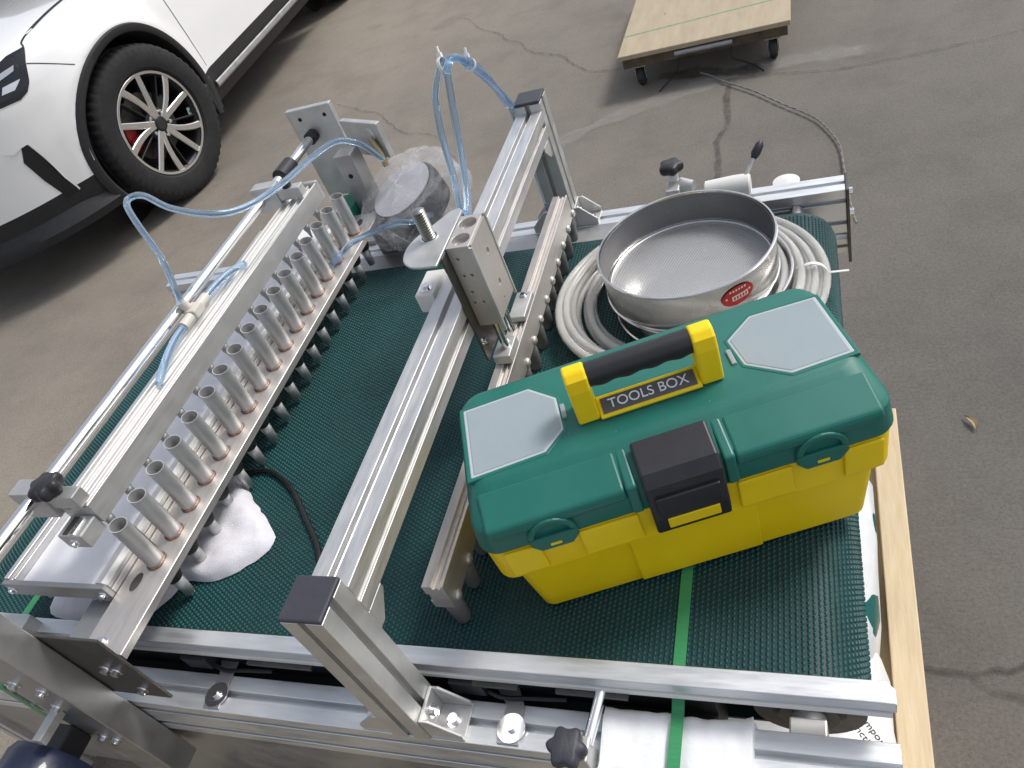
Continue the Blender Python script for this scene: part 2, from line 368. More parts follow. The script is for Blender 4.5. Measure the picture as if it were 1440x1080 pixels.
def bolt_mesh():
    b = MB().cyl((0, 0, 0), (0, 0, .0008), .0085, 20).cyl((0, 0, .0006), (0, 0, .0062), .0055, 18)
    return b.mesh('bolt', 'chrome', True)
BOLT = bolt_mesh()
def bolt(parent, p, normal=(0, 0, 1), s=1.):
    q = Vector(normal).to_track_quat('Z', 'Y').to_matrix().to_4x4()
    return link('bolt', BOLT, parent, T(*p) @ q @ Matrix.Scale(s, 4), autosmooth=35)

def drill(o, cutters):
    tmp = []
    for c in cutters:
        me = c.mesh('cutter', 'black'); k = bpy.data.objects.new('cutter', me); col.objects.link(k); tmp.append(k)
        b = o.modifiers.new('cut', 'BOOLEAN'); b.operation = 'DIFFERENCE'; b.solver = 'EXACT'; b.object = k
    dg = bpy.context.evaluated_depsgraph_get(); me = bpy.data.meshes.new_from_object(o.evaluated_get(dg))
    o.modifiers.clear(); o.data = me
    for k in tmp: bpy.data.objects.remove(k)
    return o
ZG = -.5542

# ================================================================== ground
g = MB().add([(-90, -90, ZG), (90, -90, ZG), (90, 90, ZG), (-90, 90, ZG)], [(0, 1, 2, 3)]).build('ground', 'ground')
g['kind'] = 'structure'
def stain_mat(name, colr, scale, lo, hi, strength):
    m = bpy.data.materials.new(name); m.use_nodes = True; n = m.node_tree; p = n.nodes['Principled BSDF']; L = n.links
    p.inputs['Base Color'].default_value = (*colr, 1); p.inputs['Roughness'].default_value = .95
    at_ = n.nodes.new('ShaderNodeAttribute'); at_.attribute_name = 'edge'; tc = n.nodes.new('ShaderNodeTexCoord')
    nz = n.nodes.new('ShaderNodeTexNoise'); nz.inputs['Scale'].default_value = scale; nz.inputs['Detail'].default_value = 7; nz.inputs['Roughness'].default_value = .7
    L.new(tc.outputs['Object'], nz.inputs['Vector'])
    a = n.nodes.new('ShaderNodeMath'); a.operation = 'MULTIPLY_ADD'; L.new(at_.outputs['Fac'], a.inputs[0]); a.inputs[1].default_value = .55; L.new(nz.outputs[0], a.inputs[2])
    mr = n.nodes.new('ShaderNodeMapRange'); mr.inputs[1].default_value = lo; mr.inputs[2].default_value = hi; mr.inputs[3].default_value = 0; mr.inputs[4].default_value = strength
    L.new(a.outputs[0], mr.inputs[0])
    e2 = n.nodes.new('ShaderNodeMath'); e2.operation = 'MULTIPLY'; L.new(mr.outputs[0], e2.inputs[0]); L.new(at_.outputs['Fac'], e2.inputs[1])
    L.new(e2.outputs[0], p.inputs['Alpha']); M[name] = m
stain_mat('crack', (.050, .046, .042), 30, .86, 1.25, .62)
stain_mat('dust', (.36, .34, .31), 18, .50, 1.35, .6)
stain_mat('oil', (.045, .042, .038), 14, .7, 1.3, .8)
def ribbon(name, pts, width, m, jitter, dz, taper=True):
    P = spline([(x, y, 0) for x, y in pts], 14); vs = []; fs = []; at_ = []
    k = len(P)
    for i, p in enumerate(P):
        t = (P[min(i+1, k-1)]-P[max(i-1, 0)]).normalized(); nrm = Vector((-t.y, t.x, 0))
        w_ = width*(.6+.8*mnoise.noise(p*9.)+.4); o_ = jitter*mnoise.noise(p*6.+Vector((3, 7, 1)))+.4*jitter*mnoise.noise(p*25.)
        w_ = max(w_, .3*width)
        for s_, e in ((-1, 0), (-.4, 1), (.4, 1), (1, 0)):
            q = p+nrm*(o_+s_*w_/2); vs.append((q.x, q.y, ZG+dz)); f_ = min(1, min(i, k-1-i)/4) if taper else 1; at_.append(e*f_)
        if i:
            b = (i-1)*4
            for j in range(3): fs.append((b+j, b+j+1, b+j+5, b+j+4))
    me = bpy.data.meshes.new(name); me.from_pydata(vs, [], fs); me.materials.append(M[m])
    a = me.attributes.new('edge', 'FLOAT', 'POINT'); a.data.foreach_set('value', at_)
    return link(name, me, g)
ribbon('dust_track', [(-1.45, 2.05), (-.946, 2.61), (-.746, 2.75), (-.539, 2.834), (-.386, 2.89), (-.1, 2.93), (.25, 2.9)], .15, 'dust', .015, .0025)
ribbon('oil_stain', [(-.6, 3.05), (-.42, 3.0), (-.28, 2.93), (-.16, 2.93)], .16, 'oil', .03, .0035)
ribbon('crack', [(-.33, 1.7), (-.305, 2.188), (-.30, 2.488), (-.286, 2.73), (-.284, 2.949)], .034, 'crack', .02, .0045)
ribbon('crack', [(.5, .60), (.36, .655), (.24, .649), (.184, .656), (.123, .645), (.05, .62), (-.1, .63)], .018, 'crack', .05, .0045)
ribbon('crack', [(.16, .652), (.22, .632), (.27, .628), (.33, .645)], .016, 'crack', .03, .0055)
ribbon('crack', [(1.0, 2.9), (.622, 2.826), (.419, 2.80), (.209, 2.799), (.008, 2.813), (-.156, 2.87), (-.28, 2.93)], .015, 'crack', .02, .005)
ribbon('crack', [(-1.9, 4.4), (-1.543, 3.979), (-1.274, 3.671), (-1.088, 3.464), (-.883, 3.241), (-.70, 3.15)], .014, 'crack', .03, .005)
ribbon('crack', [(-2.4, 3.6), (-1.95, 3.25), (-1.7, 3.0), (-1.5, 2.9), (-1.3, 2.6)], .012, 'crack', .04, .005)

# small litter
lf = MB()
for i in range(7):
    t = i/6; wd = .006*math.sin(math.pi*min(.96, t+.02)); y = -.02+.04*t; z = .004+.004*math.sin(3*t); x = .004*math.sin(4*t)
    lf.v += [(x-wd, y, z+.0025), (x, y, z), (x+wd, y, z+.003)]
    if i: b = (i-1)*3; lf.f += [(b, b+1, b+4, b+3), (b+1, b+2, b+5, b+4)]
tag(lf.build('dry_leaf', 'leaf', world=T(.2421, 1.175, ZG+.001) @ RZ(18), smooth=True), 'small curled dry leaf lying on bare asphalt beside the pallet', 'leaf')
def pebble(name, x, y, r, lab):
    b = MB().lathe([(0, -.3*r), (.8*r, -.1*r), (r, .25*r), (.6*r, .7*r), (0, .8*r)], n=7)
    b.v = [(p[0]*(1+.3*math.sin(9*p[1]/r)), p[1]*.8, p[2]) for p in b.v]
    tag(b.build(name, 'asphalt_dark', world=T(x, y, ZG+.3*r)), lab, 'pebble')
pebble('pebble', -1.62, 1.55, .010, 'dark pebble on the bare ground between conveyor and car')

# ================================================================== pallet and bags
pal = thing('wooden_pallet', 'pale pine pallet carrying the seeding machine, long raw edge beam showing', 'pallet', T(-.7, .8, ZG))
PR = T(.07, .46, 0) @ RZ(-.9) @ T(-.07, -.46, 0)
MB().box(.048, .091, -.30, 1.10, -.448, -.412).build('edge_beam', 'pine', pal, bevel=.002, world=PR)
for x0 in (-1.55, -1.20, -.85, -.50, -.16):
    MB().box(x0, x0+.10, -.25, 1.395 if x0 < -.2 else 1.10, -.478, -.449).build('deck_board', 'pine', pal, bevel=.002)
MB().box(-.045, .060, -.25, 1.10, -.478, -.4495).build('deck_board', 'pine', pal, bevel=.002, world=PR)
for y0 in (-.2, .45, 1.0):
    MB().box(-1.55, .085, y0, y0+.09, -.553, -.4785).build('stringer', 'pine', pal, bevel=.002)
def sack(name, cx, cy, cz, lx, ly, lz, rot, m, label, seed):
    b = MB(); nu, nv = 30, 20
    for i in range(nv+1):
        ph = -math.pi/2+math.pi*i/nv
        for j in range(nu):
            th = 2*math.pi*j/nu; e = .45
            sg = lambda c, p: math.copysign(abs(c)**p, c)
            x = lx/2*sg(math.cos(ph), .5)*sg(math.cos(th), e); y = ly/2*sg(math.cos(ph), .5)*sg(math.sin(th), e); z = lz/2*sg(math.sin(ph), .75)
            q = Vector((x, y, z)); k = .013*mnoise.noise(q*9+Vector((seed, 0, 0)))+.007*mnoise.noise(q*24+Vector((0, seed, 0)))
            q += q.normalized()*k if q.length else q
            if q.z < -lz*.47: q.z = -lz*.47
            b.v.append(tuple(q))
    for i in range(nv):
        for j in range(nu): b.f.append((i*nu+j, i*nu+(j+1) % nu, (i+1)*nu+(j+1) % nu, (i+1)*nu+j))
    o = b.build(name, m, smooth=True, world=T(cx, cy, cz+lz*.47) @ RZ(rot), autosmooth=70)
    return tag(o, label, 'sack')
sack('printed_sack', -.138, .46, -.449, .37, .30, .16, 3, 'bag_white', 'lower white sack with black lettering under the conveyor end roller', 1.)
s2 = sack('printed_sack', -.136, .72, -.449, .355, .42, .25, -2, 'bag', 'white sack with dark green print stuffed under the belt end beside pallet beam', 4.)
lm = text_mesh('composit', .0130, 'black', .0)
l2 = text_mesh('nction', .0130, 'black', .0)
sk = bpy.data.objects['printed_sack']
LW = T(.017, .450, -.15) @ RZ(-50)

# ================================================================== the seeding machine
mc = thing('seeding_machine', 'aluminium tray seeding machine with dark green belt conveyor and two crossbars', 'machine', T(-.74, .795, ZG))
FX0, FX1 = -1.52, .036
P45 = .048
prof_f = tslot(P45, .09, 1, 2)
def xprism(poly, cy, cz, x0, x1): return MB().prism([(p[0]+cy, p[1]+cz) for p in poly], x0, x1, 'x')
nf = xprism(prof_f, .303, -.075, FX0, FX1).build('side_frame', 'alu_x', mc, bevel=.0006, seg=1)
ff = xprism(prof_f, 1.290, -.075, FX0, FX1).build('side_frame', 'alu_x', mc, bevel=.0006, seg=1)
MB().box(.0365, .0415, 1.262, 1.318, -.185, -.0275).build('end_plate', 'dark_steel', mc, bevel=.0008, seg=1)
bolt(ff, (.0415, 1.30, -.055), (1, 0, 0), 1.1); bolt(ff, (.0415, 1.278, -.085), (1, 0, 0), 1.2)
xprism(tslot(.036, .03, 1, 1, ow=.007, d=.007), 1.292, -.155, -.4, .0355).build('lower_rail', 'alu_x', mc)
# legs down to the pallet
for x in (-1.40, -.22):
    for y in (.303, 1.290):
        MB().prism([(p[0]+x, p[1]+y) for p in tslot(P45, P45)], -.447, -.1205, 'z').build('leg', 'alu', mc)
# black bed under belt, with flanges added to keep the side gaps dark
MB().box(-1.30, -.135, .345, 1.17, -.115, -.012).build('belt_bed', 'black', mc)
MB().box(-1.36, -.135, .328, .345, -.115, -.050).build('dark_gap_filler', 'black', mc)
MB().box(-1.36, -.02, 1.174, 1.265, -.115, -.085).build('dark_gap_filler', 'black', mc)
MB().prism([(1.178, -.030), (1.2645, -.030), (1.2645, -.034), (1.182, -.034), (1.182, -.0395), (1.178, -.0395)], -1.36, -.30, 'x').build('bed_channel', 'plate_steel', mc)
# belt
BR = .060; XA, XB = -1.298, -.046; YB0, YB1 = .372, 1.172
def belt_pt(s):      # s along the top from XA, returns point and normal (x,z)
    L = XB-XA
    if s < 0: a = -s/BR; return XA-BR*math.sin(a), -BR+BR*math.cos(a), -math.sin(a), math.cos(a)
    if s > L: a = (s-L)/BR; return XB+BR*math.sin(a), -BR+BR*math.cos(a), math.sin(a), math.cos(a)
    return XA+s, 0., 0., 1.
b = MB(); ss = [-BR*math.pi*(1-k/16) for k in range(16)]+list(np.linspace(0, XB-XA, 30))+[XB-XA+BR*math.pi*(k+1)/16 for k in range(16)]
for s_ in ss:
    x, z, nx, nz_ = belt_pt(s_)
    for y in (YB0, YB1):
        b.v.append((x, y, z)); b.v.append((x-.004*nx, y, z-.004*nz_))
n_ = len(ss)
for i in range(n_):
    j = (i+1) % n_; a, c = i*4, j*4
    b.f += [(a, a+2, c+2, c), (a+1, c+1, c+3, a+3), (a, c, c+1, a+1), (a+2, a+3, c+3, c+2)]
belt = b.build('conveyor_belt', 'belt', mc, smooth=True, autosmooth=40)
# rough-top studs: staggered crescent bumps, far too many to pick apart
pit_s, pit_y = .0058, .0064
vs, fs = [], []
rows = int((XB-XA+BR*1.9+BR*.9)/pit_s); s0 = -BR*.9
ny = int((YB1-YB0)/pit_y)
ys_ = YB0+(np.arange(ny)+.5)*pit_y
V = []; F = []; base = 0
tpl_b = np.array([(-.42, -.5), (.10, -.5), (.42, 0.), (.10, .5), (-.42, .5), (-.12, 0.)])     # chevron footprint in (s,y) units of pitch
for r_ in range(rows):
    s_ = s0+r_*pit_s; x, z, nx, nz_ = belt_pt(s_); tx, tz = nz_, -nx
    yo = ys_+(pit_y*.5 if r_ % 2 else 0.)
    if r_ % 2: yo = yo[:-1]
    k = len(yo)
    for lev, sc, hgt in ((0, 1., -.0003), (1, .62, .0019)):
        pass
    jit = rng.uniform(.85, 1.15, k)
    ring = []
    for sc, hgt in ((.92, -.0004), (.55, .0019)):
        for (u_, v_) in tpl_b:
            du = u_*pit_s*sc+(.0003 if hgt > 0 else 0)
            ring.append(np.stack([np.full(k, x+du*tx+hgt*nx)+(hgt*nx*(jit-1)), yo+v_*pit_y*sc, np.full(k, z+du*tz)+hgt*nz_*(jit if hgt > 0 else 1)], 1))
    A = np.stack(ring, 1)            # k,12,3
    V.append(A.reshape(-1, 3))
    o_ = base+np.arange(k)[:, None]*12
    quads = np.array([(i, (i+1) % 6, (i+1) % 6+6, i+6) for i in range(6)]+[(6, 7, 8, 11), (8, 9, 10, 11)])
    F.append((o_[:, :, None]+quads.reshape(1, 1, -1)).reshape(-1, 4)); base += k*12
V = np.concatenate(V); F = np.concatenate(F)
me = bpy.data.meshes.new('belt_stud'); me.vertices.add(len(V)); me.vertices.foreach_set('co', V.ravel())
me.loops.add(F.size); me.loops.foreach_set('vertex_index', F.ravel().astype(np.int32))
me.polygons.add(len(F)); me.polygons.foreach_set('loop_start', np.arange(0, F.size, 4, dtype=np.int32)); me.update(); me.validate()
me.materials.append(M['belt_stud'])
st = link('belt_stud', me, belt); st['kind'] = 'stuff'
# end rollers and bearings
for xc in (XA, XB):
    r_ = MB().lathe([(.02, YB0-.010), (.0555, YB0-.010), (.0558, YB1+.006), (.02, YB1+.006)], (xc, 0, -BR), 40, 'y').build('roller', 'rubber_grey', mc, smooth=True)
    MB().lathe([(.0125, .3275), (.0125, YB0-.0105)], (xc, 0, -BR), 24, 'y').build('axle', 'steel', r_, smooth=True)
    MB().lathe([(.0125, YB1+.0065), (.0125, 1.265)], (xc, 0, -BR), 24, 'y').build('axle', 'steel', r_, smooth=True)
    MB().lathe([(.030, YB0-.016), (.036, YB0-.0105)], (xc, 0, -BR), 28, 'y').build('bearing_cover', 'black_plastic', r_, smooth=True)
MB().box(XB-.018, XB+.018, .3275, .346, -.098, -.036).build('bearing_block', 'alu_satin', mc, bevel=.002)
MB().lathe([(.017, .346), (.017, .358)], (XB, 0, -.058), 24, 'y').build('bearing_collar', 'alu_satin', mc, smooth=True)
# guard rail along near edge
rl = MB().prism([(-1.45, .338), (.020, .338), (.0335, .3375), (.0335, .352), (.026, .3595), (-1.45, .3595)], .012, .030, 'z').build('guard_rail', 'alu_x', mc, bevel=.001)
MB().box(-1.45, .030, .336, .350, .0035, .0115).build('wear_strip', 'white_plastic', rl, bevel=.0006, seg=1)
for x0, x1 in ((-.72, -.62), (-.40, -.345), (-.30, -.22)):
    MB().box(x0, x1, .331, .352, -.0015, .003).build('rail_clip', 'dark_steel', rl)
cl = MB().tube([(-.2565, .282, -.001), (-.2475, .348, .004)], .0062, 18).build('rail_rod', 'chrome', mc, smooth=True)
MB().box(-.278, -.252, .262, .288, -.0285, .008).build('rod_clamp', 'alu_satin', cl, bevel=.002)
star_knob(MB(), (-.271, .270, .0085), .0195, .018).build('star_knob', 'cap_plastic', cl, smooth=True, autosmooth=50)
# far side clamp, knob, lever valve
fc = MB().box(-.275, -.250, 1.305, 1.345, -.0285, -.004).build('rod_clamp', 'alu_satin', mc, bevel=.002)
MB().cyl((-.2635, 1.345, -.004), (-.2635, 1.345, .014), .010, 18).build('clamp_neck', 'white_plastic', fc, smooth=True)
MB().tube([(-.250, 1.335, -.012), (-.225, 1.325, -.012)], [.014, .010], 18).build('clamp_boss', 'alu_satin', fc, smooth=True)
star_knob(MB(), (-.2635, 1.345, .014), .0215, .018, 5).build('star_knob', 'black_plastic', fc, smooth=True, autosmooth=50)
lv = MB().lathe([(.004, -.205), (.017, -.200), (.020, -.15), (.020, -.123), (.017, -.120)], (0, 1.298, -.010), 24, 'x').build('lever_valve', 'white_plastic', mc, smooth=True)
MB().tube([(-.128, 1.300, .006), (-.112, 1.322, .026)], .0035, 12).build('lever_stem', 'steel', lv, smooth=True)
MB().tube([(-.112, 1.322, .026), (-.108, 1.328, .032), (-.100, 1.339, .042), (-.0965, 1.344, .047)], [.005, .0085, .0075, .002], 14).build('lever_grip', 'black_plastic', lv, smooth=True)
MB().lathe([(.003, 0), (.024, .004), (.024, .010), (.004, .014)], (-.062, 1.345, -.055), 28, 'z').build('suction_disc', 'white_plastic', mc, smooth=True)

# proximity sensors on slotted brackets
for x, xs in ((-.813, -.770), (-.4104, -.3538)):
    br = MB().prism([(xs-.014, .282), (xs+.012, .282), (xs+.010, .325), (x+.052, .352), (x+.020, .352), (xs-.012, .325)], -.0295, -.0275, 'z').build('sensor_bracket', 'plate_steel', mc, bevel=.0005, seg=1)
    MB().box(x-.022, x+.020, .331, .352, -.027, .000).build('sensor', 'black_plastic', br, bevel=.002)
    MB().tube(spline([(x+.015, .338, -.022), (x+.04, .331, -.0235), (x+.075, .333, -.0235), (x+.115, .336, -.0255)], 5), .0028, 8).build('sensor_cable', 'cable', br, smooth=True)
    MB().cyl((xs, .299, -.0275), (xs, .299, -.0258), .0165, 24).build('washer', 'chrome', br, smooth=True)
    bolt(br, (xs, .299, -.0258), s=.9)

# ---------------------------------------------------------------- gantry with punch
GX = -.472; GT = .239; BT = .219
pp = tslot(P45, P45, 1, 1)
posts = []
for yc in (.301, 1.291):
    po = MB().prism([(p[0]+GX, p[1]+yc) for p in pp], -.0295, GT-.006, 'z').build('gantry_post', 'alu_satin', mc, bevel=.0006, seg=1)
    MB().box(GX-P45/2-.0004, GX+P45/2+.0004, yc-P45/2-.0004, yc+P45/2+.0004, GT-.0055, GT).build('end_cap', 'cap_plastic', po, bevel=.0022, seg=3)
    posts.append(po)
bm_ = MB().prism([(p[0]+GX, p[1]+BT-P45/2) for p in pp], .3255, 1.2665, 'y').build('gantry_beam', 'alu', mc, bevel=.0006, seg=1)
def corner_bracket(p, m4, s=.042):
    """cast L corner bracket: two flanges and two gusset cheeks; base flange on z=0, wall flange on x=0, built towards +x +z"""
    w_ = .042
    c = MB().box(0, s, -w_/2, w_/2, 0, .004).box(0, .004, -w_/2, w_/2, .0041, s)
    for y in (-w_/2, w_/2-.0035):
        c.prism([(.0041, .0041), (s, .0041), (s, .012), (.012, s), (.0041, s)], y, y+.0035, 'y')
    o = c.build('corner_bracket', 'alu_satin', mc, bevel=.0007, seg=1, world=m4)
    for q, nn in (((.024, 0, .004), (0, 0, 1)), ((.004, 0, .024), (1, 0, 0))):
        W_ = m4 @ Vector(q); N_ = (m4.to_3x3() @ Vector(nn)).normalized(); bolt(o, W_, N_, 1.05)
    return o
for yc in (.301, 1.291):
    corner_bracket(mc, T(GX+P45/2+.0003, yc, -.0297))
    corner_bracket(mc, T(GX-P45/2-.0003, yc, -.0297) @ RZ(180))
UND = Matrix.Rotation(R(180), 4, 'X')
corner_bracket(mc, T(GX, .3252, BT-P45-.0003) @ UND @ RZ(-90) if False else T(GX, .3255, BT-P45-.0003) @ RZ(90) @ UND, .036)
corner_bracket(mc, T(GX, 1.2665, BT-P45-.0003) @ RZ(-90) @ UND, .036)

# punch cylinder block on bent bracket
CX0, CX1, CY0, CY1, CZ0, CZ1 = -.4445, -.413, .757, .829, .170, .300
blk = MB()
body = blk.box(CX0, CX1, CY0, CY1, CZ0, CZ1).build('air_cylinder', 'alu_anod', mc)
XM = (CX0+CX1)/2
drill(body, [MB().cyl((XM, yc, CZ1-.010), (XM, yc, CZ1+.01), .0125, 28) for yc in (.7755, .8105)]
      + [MB().cyl((xc, CY0-.005, zc), (xc, CY0+.005, zc), .0022, 12) for xc, zc in ((-.434, .282), (-.435, .255), (-.424, .255), (-.434, .228), (-.437, .210), (-.424, .210))])
bb_ = body.modifiers.new('bevel', 'BEVEL'); bb_.width = .0008; bb_.segments = 1; bb_.limit_method = 'ANGLE'; bb_.angle_limit = R(50)
cvp = MB().box(CX1+.0002, CX1+.0032, CY0+.0045, CY1-.003, CZ0+.004, CZ1-.002).build('cover_plate', 'alu_anod', body)
drill(cvp, [MB().cyl((CX1-.001+.0018, yc, zc), (CX1+.01, yc, zc), .0050, 18) for yc, zc in ((.797, .262), (.795, .212))]+[MB().cyl((CX1+.0008, .79, .190), (CX1+.01, .79, .190), .0016, 10)])
MB().box(CX1+.0002, CX1+.0042, CY0-.0005, CY0+.004, CZ0-.012, CZ1-.004).build('cover_rib', 'alu_satin', body)
MB().box(CX1+.0002, CX1+.0045, CY1-.0028, CY1+.0005, CZ0-.004, CZ1+.001).build('cover_rib', 'alu_satin', body)
for yc in (.775, .811):
    MB().cyl((-.430, yc, .112), (-.430, yc, CZ0), .0058, 18).build('piston_rod', 'chrome', body, smooth=True)
fx = [(-.4452, .722), (-.4452, .842)]
bell = [(-.4452, .722), (-.4452, .842)]+[(p.x, p.y) for p in spline([(-.452, .849, 0), (-.464, .842, 0), (-.480, .818, 0), (-.496, .795, 0), (-.504, .770, 0), (-.500, .743, 0), (-.485, .727, 0), (-.468, .722, 0)], 5)]
bk = MB().prism(bell, CZ1-.002, CZ1+.0015, 'z').build('punch_bracket', 'alu_satin', mc, bevel=.001, smooth=True)
MB().box(-.4478, -.4450, .740, .842, .118, CZ1-.0025).build('shaded_web', 'dark_steel', bk, bevel=.0008, seg=1)  # bent-down part of the same plate, its shade put in as dark steel
for z in (.15,): bolt(bk, (-.4450, .7485, z), (1, 0, 0), .8)
tb = MB(); pr_ = []
z = CZ1+.001
while z < CZ1+.043: pr_ += [(.0068, z), (.0094, z+.0017), (.0068, z+.0034)]; z += .0036
tb.lathe([(.0001, CZ1+.001)]+pr_+[(.0065, z), (.0001, z+.001)], (-.4760, .787, 0), 22).build('adjusting_screw', 'thread', bk, smooth=True, autosmooth=25)
MB().lathe([(.0125, CZ1+.0016), (.0125, CZ1+.0030), (.0105, CZ1+.0030), (.0105, CZ1+.0016)], (-.4760, .787, 0), 22).build('lock_nut', 'chrome', bk, smooth=True)
ck = MB().box(-.525, -.4965, .765, .822, .196, .226).build('clamp_block', 'white_plastic', mc, bevel=.002)
bolt(ck, (-.511, .780, .226), s=1.0); bolt(ck, (-.513, .822, .212), (0, 1, 0), 1.)
hx = MB().box(-.492, -.455, .860, .905, BT+.0005, BT+.030).build('valve_block', 'alu_satin', mc, bevel=.002)
for yc in (.872, .893):
    MB().lathe([(.0065, 0), (.0075, .004), (.0075, .016), (.0055, .018)], (-.4735, yc, BT+.0305), 18).build('push_fitting', 'hose_blue', hx, smooth=True)

# punch bar with seventeen pegs
pb = MB().prism([(-.447, .052), (-.420, .052), (-.420, .096), (-.4235, .096), (-.4235, .091), (-.4275, .091), (-.4275, .094), (-.4305, .094), (-.4305, .091), (-.4345, .091), (-.4345, .096), (-.447, .096), (-.447, .080), (-.4435, .080), (-.4435, .066), (-.447, .066)], .398, 1.183, 'y').build('punch_bar', 'alu_warm', mc, bevel=.0005, seg=1)
pegm = MB().lathe([(.0001, -.0045), (.0078, -.0042), (.0095, .0), (.0118, .030), (.0110, .0460)], n=18).mesh('peg', 'peg_rubber', True)
dotm = MB().lathe([(.0074, 0), (.0066, .0028), (.0035, .0046), (.0001, .005)], n=14, axis='x').mesh('peg_screw', 'alu_bright', True)
TY = [.4125+.0480*k for k in range(17)]
TT = [.4235+.0473*k for k in range(17)]
for y in TY:
    link('peg', pegm, pb, T(-.4325, y, .0055)); link('peg_screw', dotm, pb, T(-.4199, y, .058))
for y0, y1, zt in ((.755, .798, .112), (.845, .905, .106)):
    pl = MB().box(-.4465, -.4205, y0, y1, .0965, zt).build('mount_plate', 'alu_satin', pb, bevel=.0012)
    bolt(pl, (-.4335, y1-.010, zt), s=.7)

# ---------------------------------------------------------------- seeder head
# drop-tube rail
dr = MB().prism([(-.903, .084), (-.8365, .084), (-.8365, .0800), (-.831, .0800), (-.831, .0925), (-.8505, .0925), (-.8505, .090), (-.903, .090)], .290, 1.245, 'y').build('drop_rail', 'alu_warm', mc, bevel=.0006, seg=1)
NT = 22
tv, tf = [], []
def tube_mesh():
    b = MB(); ro, ri = .0124, .0112
    for rr in (ro, ri):
        for lev in (0, 1):
            for j in range(NT):
                a = 2*math.pi*j/NT
                z = 0 if lev == 0 else .085-.0025*math.cos(a)
                b.v.append((rr*math.cos(a), rr*math.sin(a), z))
    for j in range(NT):
        k = (j+1) % NT
        b.f += [(j, k, NT+k, NT+j), (2*NT+j, 3*NT+j, 3*NT+k, 2*NT+k), (NT+j, NT+k, 3*NT+k, 3*NT+j), (j, 2*NT+j, 2*NT+k, k)]
    return b.mesh('drop_tube', 'tube_alu', True, False)
tm = tube_mesh(); tm.set_sharp_from_angle(angle=R(50))
colm = MB().lathe([(.0148, 0), (.0150, .0010), (.0132, .0030), (.0125, .0034)], n=20).mesh('weld_collar', 'weld', True)
stop = MB().lathe([(.0130, 0), (.0142, -.020), (.0142, -.026), (.0108, -.036), (.0092, -.036)], n=18).mesh('rubber_stop', 'rubber', True)
tipm = MB().lathe([(.0095, 0), (.0068, -.038), (.0052, -.038), (.0052, -.02)], n=16).mesh('nozzle_tip', 'alu_satin', True)
pinm = MB().cyl((0, 0, 0), (0, 0, .045), .0028, 10).mesh('gold_rod', 'gold', True)
slotm = MB().lathe([(.0075, 0), (.0075, .0004), (.0001, .0004)], n=18)
slotm.v = [(p[0], p[1]*1.9, p[2]) for p in slotm.v]; slotm = slotm.mesh('slot', 'dark_steel')
for k, y in enumerate(TT):
    link('drop_tube', tm, dr, T(-.866+random.uniform(-.0006, .0006), y, .0895) @ Matrix.Rotation(random.uniform(-.02, .02), 4, 'X') @ Matrix.Rotation(random.uniform(-.015, .015), 4, 'Y') @ RZ(random.uniform(-14, 14))); link('weld_collar', colm, dr, T(-.866, y, .0903))
    link('rubber_stop', stop, dr, T(-.866, y, .0838)); link('nozzle_tip', tipm, dr, T(-.866, y, .0485))
    if k < 16:
        link('gold_rod', pinm, dr, T(-.889, y+.024, .0903))  # thin gold rods between neighbouring drop tubes
link('slot', slotm, dr, T(-.880, .391, .0902)); link('slot', slotm, dr, T(-.868, 1.212, .0902))
bolt(dr, (-.8755, .305, .0902), s=.9)
# under-plate beside rail
MB().box(-.962, -.904, .2905, 1.245, .066, .072).build('support_plate', 'plate_steel', mc, bevel=.0008, seg=1)
# seed tray with grooved rim
ty0, ty1 = .374, 1.205
tr = MB().box(-1.078, -.924, ty0, ty1, .096, .1015).build('seed_tray', 'tray_white', mc, bevel=.0008, seg=1)
MB().prism([(-1.100, .088), (-1.0785, .088), (-1.0785, .113), (-1.083, .113), (-1.083, .107), (-1.091, .107), (-1.091, .114), (-1.100, .114)], ty0, ty1, 'y').build('tray_rim', 'alu', tr, bevel=.0005, seg=1)
MB().prism([(-.9235, .078), (-.904, .078), (-.904, .086), (-.908, .088), (-.904, .090), (-.904, .099), (-.908, .1005), (-.904, .102), (-.904, .109), (-.912, .113), (-.9235, .113)], ty0, ty1, 'y').build('tray_rim', 'alu', tr, bevel=.0005, seg=1)
MB().box(-1.100, -.904, ty0-.008, ty0-.0003, .084, .112).build('tray_end', 'plate_steel', tr, bevel=.001)
for x in (-1.09, -.914): bolt(tr, (x, ty0-.008, .098), (0, -1, 0), .8)
for x in (-1.03, -.945, -.933, -.921): bolt(tr, (x, ty0-.004, .0835), (0, 0, -1), .6)
# nozzle bar
nb_poly = [(-.952, .170), (-.898, .170), (-.898, .206), (-.9015, .206), (-.9015, .199), (-.914, .199), (-.914, .204), (-.918, .204), (-.918, .199), (-.930, .199), (-.930, .203), (-.934, .203), (-.934, .196), (-.948, .196), (-.948, .203), (-.952, .203)]
nb = MB().prism(nb_poly, .432, 1.186, 'y').build('nozzle_bar', 'alu_bright', mc, bevel=.0005, seg=1)
MB().box(-.944, -.902, .398, .4317, .160, .186).build('bar_end_block', 'alu_satin', nb, bevel=.002)
MB().box(-.934, -.926, .4, .428, .1862, .1875).build('slot', 'dark_steel', nb); MB().box(-.920, -.914, .4, .428, .1862, .1885).build('slide_key', 'chrome', nb)
bolt(nb, (-.922, .398, .172), (0, -1, 0), .9)
MB().box(-.952, -.898, 1.1863, 1.196, .168, .208).build('bar_end_plate', 'alu_satin', nb, bevel=.001)
nozm = MB().lathe([(.0065, 0), (.0065, -.012), (.0040, -.018), (.0016, -.032), (.0001, -.032)], n=12).mesh('seed_nozzle', 'plate_steel', True)
for y in TT[:16]: link('seed_nozzle', nozm, nb, T(-.906, y+.020, .1698))
